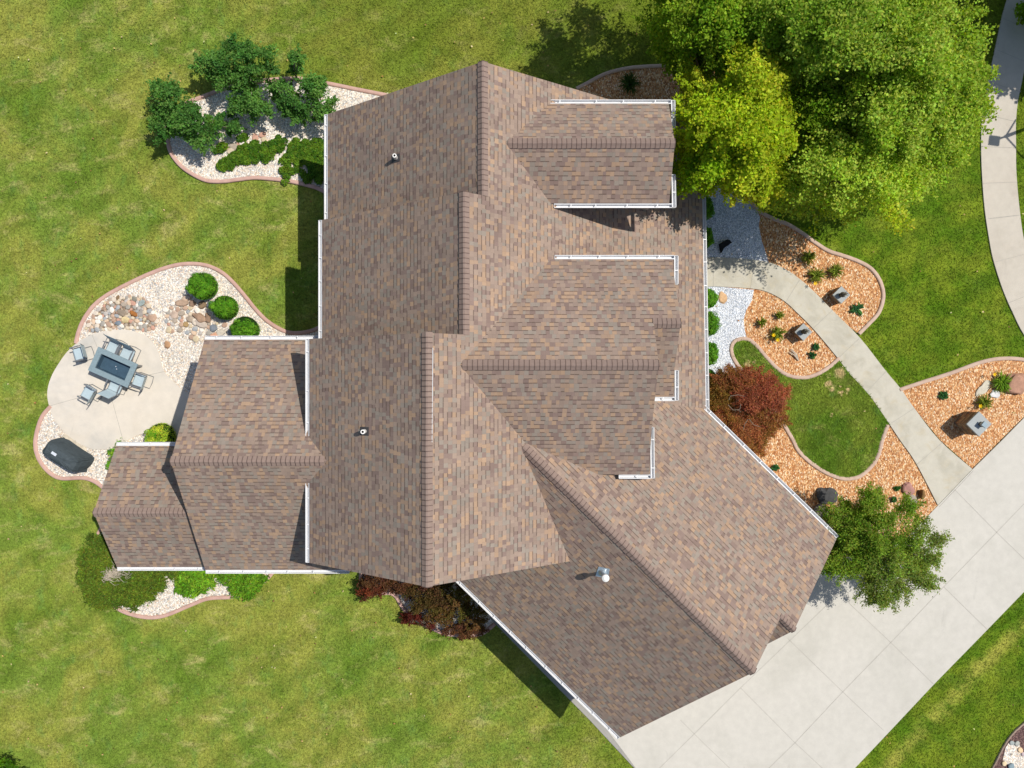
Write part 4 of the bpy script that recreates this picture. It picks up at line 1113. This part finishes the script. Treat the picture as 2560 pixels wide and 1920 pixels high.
# ------------------------------------------------------------------ flowering clumps
def blades(name, label, cat, px, py, rpx, n, ca, cb, flowers=(), group=None, lean=1.0, wide=.018, hgt=.32):
    c = P(px, py, .1); r = rpx / 62.0; c.z = 0
    root = empty(name, c, label, cat, group)
    vs, col = [], []
    for i in range(n):
        a = rnd.uniform(0, 6.283); l = r * rnd.uniform(.55, 1.12); h = hgt * rnd.uniform(.5, 1.1); w = wide * rnd.uniform(.7, 1.3)
        dx, dy = math.cos(a), math.sin(a); sx, sy = -dy * w, dx * w
        o = (rnd.gauss(0, r * .12), rnd.gauss(0, r * .12))
        k = rnd.uniform(.7, 1.3); cc = mixc(ca, cb, rnd.random())
        pts = [(o[0] + dx * l * t, o[1] + dy * l * t, .03 + h * math.sin(min(1, t * 1.15) * 2.5) * (1.0)) for t in (0, .3, .65, 1.0)]
        ws = (.7, 1.0, .8, .05)
        for j in range(3):
            p, q = pts[j], pts[j + 1]
            vs.append([(p[0] + sx * ws[j], p[1] + sy * ws[j], p[2]), (p[0] - sx * ws[j], p[1] - sy * ws[j], p[2]), (q[0] - sx * ws[j + 1], q[1] - sy * ws[j + 1], q[2]), (q[0] + sx * ws[j + 1], q[1] + sy * ws[j + 1], q[2])])
            col.append((cc[0] * k, cc[1] * k, cc[2] * k, 1))
    m_ = MB()
    for q in vs: m_.add(q, [(0, 1, 2, 3)])
    ob = m_.build('leaves', M['leaf'], root, fixn=False)
    at = ob.data.attributes.new('tint', 'FLOAT_COLOR', 'FACE')
    at.data.foreach_set('color', np.array(col, float).ravel())
    for fx, fy in flowers:
        f = P(fx, fy, .4); m_ = MB(); f -= c
        for k in range(6):
            a = k * math.pi / 3
            m_.add([(f.x, f.y, f.z), (f.x + .05 * math.cos(a - .4), f.y + .05 * math.sin(a - .4), f.z + .03), (f.x + .09 * math.cos(a), f.y + .09 * math.sin(a), f.z + .04), (f.x + .05 * math.cos(a + .4), f.y + .05 * math.sin(a + .4), f.z + .03)], [(0, 1, 2, 3)])
        m_.tube([(f.x * .3, f.y * .3, .05), (f.x, f.y, f.z)], .006, 4)
        m_.build('flower', M['petal'], root)
    return root
GD = 'daylily clumps in the wood chips'
d1, d2 = C(112, 132, 34, .8), C(150, 166, 60, .8)
for a in ((2018, 643, 21, 'daylily clump nearest the curved edging of the upper bed', ()), (2038, 690, 23, 'daylily clump with one yellow bloom beside the walkway', ((2038, 709),)),
          (2087, 679, 22, 'daylily clump right of the yellow-flowered one', ()), (1946, 789, 15, 'small spindly daylily below the walkway curve', ()), (1903, 807, 14, 'smallest daylily nearest the white stone chips', ()),
          (1943, 834, 22, 'daylily clump with yellow blooms beside the lower short pillar', ((1934, 838), (1944, 850))), (2458, 1006, 23, 'daylily clump with one yellow bloom above the tall pillar', ((2450, 1015),))):
    blades('daylily', a[3], 'daylily', a[0], a[1], a[2], 90 if a[2] > 16 else 40, d1, d2, a[4], GD)
blades('daylily', 'biggest greenest daylily clump between flat rocks and the reddish boulder', 'daylily', 2500, 956, 28, 150, C(100, 146, 30, .8), C(150, 186, 50, .8), ((2486, 936),), GD)
blades('ornamental_grass', 'dark grass clump in the shaded upper bed', 'grass', 1572, 214, 30, 130, C(52, 84, 30, .8), C(84, 112, 44, .8), (), None, hgt=.5)
GH = 'small broad-leaved plants in the wood chips'
h1, h2 = C(36, 86, 48, .8), C(74, 130, 62, .8)
for px, py, r, n, lab in ((2142, 772, 19, 26, 'blue-green broad-leaved plant beside the upper short pillar'), (2040, 868, 13, 14, 'blue-green plant below the lower short pillar'),
          (2031, 889, 12, 12, 'low blue-green plant just under its twin'), (2359, 990, 13, 40, 'tight round green plant in the right-hand bed'), (1937, 1170, 12, 34, 'small green sprout between the garage gutter and the lawn island'),
          (2243, 1221, 8, 16, 'tiny green sprout beside the pinkish rock'), (2235, 1249, 10, 16, 'teal-green plant half under the driveway tree'), (1883, 1128, 9, 14, 'small green plant at the foot of the red maple')):
    blades('perennial', lab, 'plant', px, py, r, n, h1 if r > 9 else C(70, 130, 30), h2, (), GH, wide=.05, hgt=.16)
# bleached driftwood-like dead plant
c = P(1977, 888, 0); root = empty('dead_plant', c, 'bleached dead twigs lying in the wood chips below the walkway', 'dead plant')
m_ = MB()
for i in range(9):
    a = R(118 + rnd.uniform(-22, 22)); l = rnd.uniform(.25, .62)
    m_.tube([(.28, -.22, .08), (.28 + math.cos(a) * l * .5, -.22 + math.sin(a) * l * .5, .14), (.28 + math.cos(a + .15) * l, -.22 + math.sin(a + .15) * l, .09)], [.022, .016, .006], 5)
m_.build('twigs', M['dead'], root)

# ------------------------------------------------------------------ stones
def rock_mesh(name, mat, seed, sub=2, rough=.35):
    bm = bmesh.new(); bmesh.ops.create_icosphere(bm, subdivisions=sub, radius=1.0)
    o = Vector((seed * 7.3, seed * 3.1, seed))
    for v in bm.verts:
        n_ = mnoise.noise(v.co * 1.1 + o) * rough + mnoise.noise(v.co * 2.7 + o) * rough * .3
        v.co *= 1 + n_
        if v.co.z > .55: v.co.z = .55 + (v.co.z - .55) * .25
    me = bpy.data.meshes.new(name); bm.to_mesh(me); bm.free()
    me.materials.append(mat)
    if rough < .3: me.polygons.foreach_set('use_smooth', [True] * len(me.polygons))
    return me
def put(me, name, px, py, rx, ry, rz, rot, label, cat, group=None, z=None, base=.035):
    o = bpy.data.objects.new(name, me); p = P(px, py, rz * .5)
    o.location = (p.x, p.y, base + rz * .45 if z is None else z); o.scale = (rx, ry, rz); o.rotation_euler = (0, 0, rot)
    COL.objects.link(o); return tag(o, label, cat, group)
cob = [rock_mesh('river_stone', M['cobble'], 3 + i, 3, .16) for i in range(8)]
placed = []
UPX = [(773, 824), (708, 815), (640, 764), (585, 706), (520, 668), (477, 664), (430, 670), (378, 690), (325, 715), (273, 744), (240, 771), (217, 805), (204, 836), (204, 860), (500, 1000), (800, 900)]
def inside(x, y, poly):
    c = False
    for i in range(len(poly)):
        (x0, y0), (x1, y1) = poly[i - 1], poly[i]
        if (y0 > y) != (y1 > y) and x < (x1 - x0) * (y - y0) / (y1 - y0) + x0: c = not c
    return c
def scatter(ells, n, rmin, rmax, name, label, group, flat=.6):
    k = tries = 0
    while k < n and tries < n * 60:
        tries += 1
        cx, cy, rx, ry = rnd.choice(ells); a = rnd.uniform(0, 6.283); q = math.sqrt(rnd.random())
        x, y = cx + math.cos(a) * q * rx, cy + math.sin(a) * q * ry; r = rnd.uniform(rmin, rmax)
        if any((x - u) ** 2 + (y - v) ** 2 < (r + w_) ** 2 * .50 for u, v, w_ in placed): continue
        if y > 520 and not inside(x - 3, y, UPX): continue
        if (x - 300) ** 2 / 145 ** 2 + (y - 975) ** 2 / 149 ** 2 < 1.04: continue
        if (x - 507) ** 2 + (y - 715) ** 2 < 34 ** 2 or (x - 562) ** 2 + (y - 769) ** 2 < 32 ** 2: continue
        placed.append((x, y, r)); k += 1
        put(rnd.choice(cob), name, x, y, r / 62 * rnd.uniform(.95, 1.25), r / 62 * rnd.uniform(.8, 1.0), r / 62 * flat, rnd.uniform(0, 3), label, 'river stone', group)
def big(px, py, rx, ry, rz, rot, col, label, cat='boulder', seed=None, name='boulder'):
    placed.append((px, py, (rx + ry) / 2 * 62))
    return put(rock_mesh(name, rockm('rock', col), seed if seed is not None else rnd.randint(20, 99), 3, .42), name, px, py, rx, ry, rz, rot, label, cat)
big(335, 785, .17, .10, .13, -.6, srgb(156, 102, 54), 'rust-brown pointed rock in the middle of the cobble pile')
big(314, 800, .17, .13, .09, -.3, srgb(206, 186, 142), 'yellowish slab beside the rust-brown rock')
big(354, 758, .15, .11, .06, .6, srgb(146, 156, 152), 'blue-grey flat slab at the top of the cobble pile')
big(353, 783, .10, .16, .07, .1, srgb(150, 142, 134), 'grey-brown upright slab right of the rust-brown rock')
big(337, 748, .10, .12, .07, .2, srgb(132, 128, 116), 'dark grey stone at the top of the cobble pile')
big(297, 808, .15, .09, .06, 0, srgb(118, 128, 136), 'slate-grey stone at the bottom of the cobble pile')
big(382, 795, .19, .16, .10, .4, srgb(176, 148, 126), 'pinkish tan boulder at the right end of the cobble pile')
big(307, 783, .20, .12, .08, -.3, srgb(140, 126, 110), 'brown slab under the rust-brown rock')
big(296, 744, .07, .10, .06, 0, srgb(132, 108, 82), 'small dark brown stone alone above the cobble pile')
big(455, 757, .26, .13, .12, .05, srgb(172, 146, 124), 'long pinkish-brown boulder below the biggest round bush')
big(482, 758, .14, .13, .10, 0, srgb(150, 124, 104), 'brown boulder next to the long pinkish one')
big(507, 762, .15, .16, .10, .2, srgb(134, 112, 88), 'dark brown stone against the big round bush')
big(526, 762, .14, .17, .10, -.2, srgb(116, 120, 126), 'slate-grey boulder between two round bushes')
big(499, 793, .28, .15, .13, -.55, srgb(158, 130, 108), 'largest brown boulder beside the second round bush')
big(520, 795, .10, .20, .12, .35, srgb(142, 116, 96), 'narrow brown boulder right of the largest one')
big(503, 810, .30, .13, .08, -.35, srgb(184, 170, 156), 'pale grey flat boulder under the largest brown one')
big(535, 820, .14, .16, .10, .3, srgb(122, 128, 134), 'angular blue-grey stone below the second round bush')
big(553, 832, .20, .13, .08, .2, srgb(190, 180, 164), 'pale boulder beside the third round bush')
big(537, 840, .20, .12, .08, 0, srgb(196, 150, 122), 'salmon-coloured boulder at the left wing gutter')
big(476, 798, .15, .14, .09, 0, srgb(166, 150, 132), 'grey-tan boulder left of the largest brown one')
big(466, 811, .10, .11, .07, 0, srgb(166, 138, 96), 'small ochre stone left of the pale flat boulder')
big(437, 786, .20, .14, .08, .2, srgb(190, 168, 150), 'pale pink boulder at the left of the second pile')
big(466, 745, .18, .12, .09, .1, srgb(196, 172, 150), 'pale tan boulder on top of the second pile')
big(419, 862, .11, .15, .09, .2, srgb(176, 138, 104), 'single tan rock in the gravel between patio and left wing')
sheet('gravel', smooth_path(G2([(225, 815), (245, 780), (270, 752), (305, 745), (345, 748), (375, 765), (392, 795), (385, 822), (350, 826), (310, 818), (270, 822), (235, 832)]), 4, True), 0.041, M['crevice_shade'], 'brown pebbles added as painted crevice shade between the cobbles beside the patio', 'gravel')  # dark sheet that paints the shade in the gaps between cobbles
scatter([(275, 780, 50, 34), (300, 805, 70, 22), (330, 772, 50, 32), (362, 800, 36, 26), (240, 815, 36, 12)], 150, 3.4, 6.8, 'river_stone', 'rounded river stone in the cobble pile beside the patio', 'river stones of the cobble pile')
scatter([(470, 800, 60, 40), (520, 828, 60, 24), (440, 780, 30, 25)], 48, 3.6, 8.0, 'river_stone', 'rounded river stone among the boulders between the round bushes', 'river stones among the boulders')
scatter([(610, 365, 30, 14), (650, 345, 20, 12), (575, 372, 14, 8), (760, 262, 12, 10)], 15, 5, 9.5, 'river_stone', 'flat tan stone in the gravel of the upper left bed', 'tan stones in the upper left bed', .4)
big(2456, 972, .36, .17, .06, .95, srgb(196, 188, 170), 'flat pale triangular rock left of the biggest daylily', 'rock', 31, 'flat_rock')
big(2487, 985, .20, .15, .08, -.1, srgb(204, 202, 200), 'small white rock below the biggest daylily', 'rock', 32, 'flat_rock')
big(2546, 962, .55, .42, .22, -.2, srgb(168, 128, 106), 'large reddish boulder at the right edge', 'boulder', 33)
big(1806, 745, .18, .21, .06, .2, srgb(206, 168, 128), 'flat tan rock beside the sunlit round bushes', 'rock', 34, 'flat_rock')
big(2270, 1222, .20, .30, .12, .15, srgb(164, 122, 112), 'pinkish-red rock near the driveway corner', 'rock', 35, 'flat_rock')
big(2277, 1253, .24, .28, .10, .3, srgb(158, 146, 132), 'grey-brown rock just under the pinkish one', 'rock', 36, 'flat_rock')
big(2066, 1240, .42, .34, .20, -.4, srgb(72, 72, 72), 'dark pitted boulder by the garage gutter', 'boulder', 37)
big(2048, 1280, .30, .34, .16, .3, srgb(110, 102, 90), 'brown-grey boulder half under the garage eave', 'boulder', 38)
big(2304, 1236, .10, .18, .22, 0, srgb(120, 92, 56), 'small wooden stump near the driveway corner', 'stump', 39, 'stump')
big(1111, 1578, .13, .10, .10, 0, srgb(96, 92, 100), 'dark stone in front of the dark red shrubs', 'stone', 40, 'stone')
for i, (px, py, r, col, lab) in enumerate(((2528, 1856, .10, (150, 156, 152), 'grey-green stone at the top of the corner gravel'), (2541, 1858, .11, (166, 166, 158), 'long grey stone right of the grey-green one'),
        (2549, 1874, .11, (216, 186, 148), 'round cream stone at the right of the corner gravel'), (2509, 1908, .10, (206, 186, 150), 'round cream stone at the bottom of the corner gravel'),
        (2526, 1914, .13, (130, 146, 152), 'round blue-grey stone at the bottom edge'), (2556, 1884, .09, (176, 160, 160), 'mauve stone cut by the right edge'))):
    put(rock_mesh('river_stone', rockm('rock', srgb(*col)), 60 + i, 3, .16), 'river_stone', px, py, r, r * .9, r * .6, i, lab, 'river stone')
# flagstones at the grill
for i, (px, py, a, lab) in enumerate(((168, 1098, .2, 'flat flagstone at the upper left behind the grill'), (187, 1112, .4, 'flat flagstone in the middle behind the grill'), (203, 1126, .3, 'flat flagstone at the right behind the grill'))):
    put(rock_mesh('flagstone', rockm('flagstone', srgb(196, 184, 164)), 80 + i, 3, .3), 'flagstone', px, py, .24, .19, .035, a, lab, 'flagstone')

n_ = 900
lx, ly = rng.uniform(-21, 21, n_), rng.uniform(-16, 16, n_)
kp = np.ones(n_, bool)
for poly in OCC[-4:] + PAV: kp &= ~in_poly(lx, ly, poly)
bl = [(a_, b_, .09, .01, .01, .01, *C(*random.Random(i).choice(((200, 170, 110), (170, 130, 80), (214, 200, 150), (140, 110, 70))), .9)) for i, (a_, b_) in enumerate(zip(lx[kp], ly[kp]))]
tag(leaf_cloud('fallen_leaves', bl, len(bl), .075, .05, M['needle'], None, up=3.0, outw=.0), 'dry fallen leaves scattered over lawn, beds and paving', 'leaves', kind='stuff')
# black angular marker stone in the shaded white chips
m_ = MB(); z = .05
pts = [(1796, 611), (1814, 601), (1821, 603), (1826, 609), (1806, 623), (1800, 634)]
m_.slab(G2(pts), .04, .22)
tag(m_.build('slate_stone', rockm('black_slate', srgb(34, 34, 34))), 'black angular slate in the shaded white stone chips', 'slate')

# ------------------------------------------------------------------ pillars
def pillar(cx, cy, h, half, rot, label, group, lantern=False):
    p = P(cx, cy, h); root = empty('stone_pillar', (p.x, p.y, 0), label, 'stone pillar', group, rz=0)
    m_ = MB(); s = half * 2 * .93
    m_.box((0, 0, (h - .07) / 2), (s, s, h - .07), rz=rot); m_.build('pillar_body', M['veneer'], root)
    m_ = MB(); m_.box((0, 0, h - .035), (half * 2, half * 2, .07), rz=rot, top=.98); m_.build('capstone', M['capstone'], root)
    return p, root
def finial(cx, cy, h, label):
    p = P(cx, cy, h + .1); root = empty('pineapple_finial', (p.x, p.y, h), label, 'finial', 'finials on the short pillars')
    m_ = MB(); m_.lathe((0, 0, 0), [(.08, 0), (.085, .03), (.05, .05), (.075, .08), (.105, .14), (.11, .19), (.09, .25), (.05, .29), (.02, .30)], 16)
    m_.build('fruit', M['bronze'], root, smooth=True)
    m_ = MB()
    for i in range(16):
        a = i * 2.4; l = .07 + .05 * (i % 3); zz = .29 + .012 * i
        dx, dy = math.cos(a), math.sin(a)
        m_.add([(-dy * .018, dx * .018, zz - .02), (dy * .018, -dx * .018, zz - .02), (dx * l, dy * l, zz + .05)], [(0, 1, 2)])
    m_.build('leaf_crown', M['bronze'], root)
GP = 'short stone pillars beside the walkway'
pillar(2104, 737, .5, .250, R(45), 'short square stone pillar above the walkway', GP)
pillar(2009, 830, .5, .250, R(45), 'short square stone pillar below the walkway', GP)
finial(2105, 737, .5, 'pineapple finial on the upper short pillar')
finial(2010, 829, .5, 'pineapple finial on the lower short pillar')
pillar(2448, 1060, .92, .350, R(45), 'tall square stone pillar beside the driveway', None)
p = P(2456, 1061, 1.0)
root = empty('lantern', (p.x, p.y, .92), 'small square lantern with a slate-blue roof on the tall pillar', 'lantern')
m_ = MB(); m_.box((0, 0, .10), (.13, .13, .18), rz=R(52)); m_.build('lantern_glass', M['glass'], root)
m_ = MB()
for k in range(4):
    a = R(52 + 45 + 90 * k); m_.box((math.cos(a) * .094, math.sin(a) * .094, .10), (.012, .012, .20), rz=R(52))
m_.box((0, 0, .006), (.16, .16, .012), rz=R(52)); m_.build('lantern_frame', M['iron'], root)
m_ = MB(); m_.box((0, 0, .215), (.21, .21, .035), rz=R(52), top=.9); m_.build('lantern_roof', M['lampcap'], root)

# ------------------------------------------------------------------ patio furniture
tc = P(282, 918, .74); trot = R(-24)
root = empty('patio_table', (tc.x, tc.y, .07), 'rectangular grey patio table with a sunken dark centre', 'patio table', None, trot)
Lx, Ly, ix, iy, zt = 1.70, 1.01, 1.26, .60, .65
m_ = MB()
m_.box((0, (Ly + iy) / 4, zt), (Lx, (Ly - iy) / 2, .045)); m_.box((0, -(Ly + iy) / 4, zt), (Lx, (Ly - iy) / 2, .045))
m_.box((-(Lx + ix) / 4, 0, zt), ((Lx - ix) / 2 - .006, iy - .006, .043)); m_.box(((Lx + ix) / 4, 0, zt), ((Lx - ix) / 2 - .006, iy - .006, .043))
m_.build('table_top', M['ttop'], root)
m_ = MB(); m_.box((0, 0, zt - .26), (ix - .01, iy - .01, .02))
for y in (-1, 1): m_.box((0, y * (iy / 2 - .012), zt - .14), (ix - .02, .015, .24))
for x in (-1, 1): m_.box((x * (ix / 2 - .012), 0, zt - .14), (.015, iy - .06, .24))
m_.build('basin', M['basin'], root)
for x in (-.04, .03):
    m_ = MB(); m_.lathe((x, .02 - .08 * (x > 0), zt - .25), [(.018, 0), (.018, .012), (.01, .016)], 10); m_.build('knob', M['tagw'], root)
for sx in (-1, 1):
    for sy in (-1, 1):
        m_ = MB(); m_.box((sx * (Lx / 2 - .16), sy * (Ly / 2 - .13), (zt - .02) / 2), (.07, .07, zt - .03)); m_.build('leg', M['frame'], root)

def make_chair():
    root = empty('patio_chair', (0, 0, 0), 'grey', 'patio chair', 'sling chairs round the patio table')
    m_ = MB(); ns = 6                           # facing +X
    def sheet_(prof, w, th=.018):
        vs = []
        for x, z in prof:
            for y in (-w / 2, w / 2): vs.append((x, y, z))
        for x, z in prof:
            for y in (-w / 2, w / 2): vs.append((x - th * .3, y, z - th))
        n = len(prof); fs = []
        for i in range(n - 1):
            a = 2 * i
            fs += [(a, a + 2, a + 3, a + 1), (2 * n + a, 2 * n + a + 1, 2 * n + a + 3, 2 * n + a + 2), (a, 2 * n + a, 2 * n + a + 2, a + 2), (a + 1, a + 3, 2 * n + a + 3, 2 * n + a + 1)]
        fs += [(0, 1, 2 * n + 1, 2 * n), (2 * n - 2, 4 * n - 2, 4 * n - 1, 2 * n - 1)]
        return vs, fs
    m_.add(*sheet_([(.27, .40), (.22, .425), (.10, .41), (-.05, .395), (-.20, .40)], .48)); m_.build('seat', M['sling'], root)
    m_ = MB(); m_.add(*sheet_([(-.21, .41), (-.26, .52), (-.31, .70), (-.36, .86), (-.41, .99)], .48)); m_.build('backrest', M['sling'], root)
    for s in (-1, 1):
        m_ = MB(); y = s * .27
        m_.tube([(.24, y, .42), (.26, y, .60), (.20, y, .635), (-.05, y, .625), (-.28, y, .62)], .016, 6)
        m_.box((.06, y, .645), (.36, .045, .016)); m_.build('armrest', M['frame'], root)
        m_ = MB(); m_.tube([(.27, y * .95, .40), (-.2, y * .95, .40), (-.26, y * .95, .52), (-.42, y * .95, 1.0)], .015, 6); m_.build('side_rail', M['frame'], root)
    m_ = MB()
    m_.tube([(-.10, .25, .40), (.24, .25, .30), (.27, .25, .03), (-.27, .25, .02), (-.30, 0, .02), (-.27, -.25, .02), (.27, -.25, .03), (.24, -.25, .30), (-.10, -.25, .40)], .015, 6)
    m_.build('base_frame', M['frame'], root)
    return root
def copy_tree(o):
    c = o.copy(); COL.objects.link(c)
    for ch in list(o.children):
        k = ch.copy(); COL.objects.link(k); k.parent = c
    return c
ch0 = make_chair(); first = True
for px, py, fx, fy, lab in ((201, 884, -.96, -.27, 'patio chair alone left of the table, turned away from it'), (350, 951, -.94, .33, 'patio chair right of the table near the gravel'),
        (223, 983, -.87, .50, 'patio chair at the lower left, facing away from the table'), (288, 966, .40, .92, 'patio chair pushed in at the lower side of the table'),
        (284, 868, -.40, -.92, 'patio chair on the upper side of the table, left one'), (318, 884, -.40, -.92, 'patio chair on the upper side of the table, right one')):
    c = ch0 if first else copy_tree(ch0); first = False
    q = P(px, py, .49)
    c.location = (q.x, q.y, .07); c.rotation_euler = (0, 0, math.atan2(fy, fx)); c['label'] = lab

# covered grill
gc = P(143, 1143, 1.0); root = empty('covered_grill', (gc.x + .08, gc.y + .02, .035), 'barbecue grill under a black fabric cover', 'grill', None, R(-33))
ring = []
levels = [(.02, 1.62, .74), (.35, 1.58, .70), (.70, 1.50, .64), (.92, 1.40, .58), (1.04, 1.18, .46), (1.10, 1.02, .26), (1.11, .6, .12)]
m_ = MB(); n = 40; vs = []
for li, (z, lx, ly) in enumerate(levels):
    for k in range(n):
        t = 2 * math.pi * k / n; e = .30
        x = math.copysign(abs(math.cos(t)) ** e, math.cos(t)) * lx / 2; y = math.copysign(abs(math.sin(t)) ** e, math.sin(t)) * ly / 2
        f = (1 - li / 7) * .034 * math.sin(k * 1.9 + li * .8) + .022 * math.sin(k * 4.3 + li * 1.9)
        vs.append((x * (1 + f), y * (1 + f * 1.6), z + .012 * math.sin(k * 1.7 + li) + (.0 if li < 4 else .02 * math.sin(x * 9))))
fs = [(i * n + k, i * n + (k + 1) % n, (i + 1) * n + (k + 1) % n, (i + 1) * n + k) for i in range(len(levels) - 1) for k in range(n)]
fs.append(tuple((len(levels) - 1) * n + k for k in range(n)))
m_.add(vs, fs); m_.build('cover', M['cover'], root)
m_ = MB(); m_.box((-.16, .05, 1.118), (.21, .10, .03)); m_.build('label_patch', M['tagw'], root)

# light pole beyond the right edge, whose shadow crosses the sidewalk
hp = 4.5; k = math.cos(SUN_EL) / math.sin(SUN_EL)
J = P(2510, 343); base = Vector((J.x + hp * k * math.cos(SUN_AZ), J.y + hp * k * math.sin(SUN_AZ), 0))
root = empty('light_pole', base, 'light pole just beyond the right edge of the picture', 'light pole')
m_ = MB(); m_.tube([(0, 0, 0), (0, 0, hp)], .07, 12); m_.build('pole', M['iron'], root)
m_ = MB(); m_.tube([(0, 0, hp), (.42, .68, hp)], .035, 8); m_.tube([(0, 0, hp), (.78, -.85, hp)], .035, 8); m_.tube([(0, 0, hp), (-.30, -.10, hp)], .04, 8); m_.build('arm', M['iron'], root)
m_ = MB(); m_.box((-.46, -.17, hp), (.40, .38, .10), rz=R(-8)); m_.build('lamp_head', M['iron'], root)
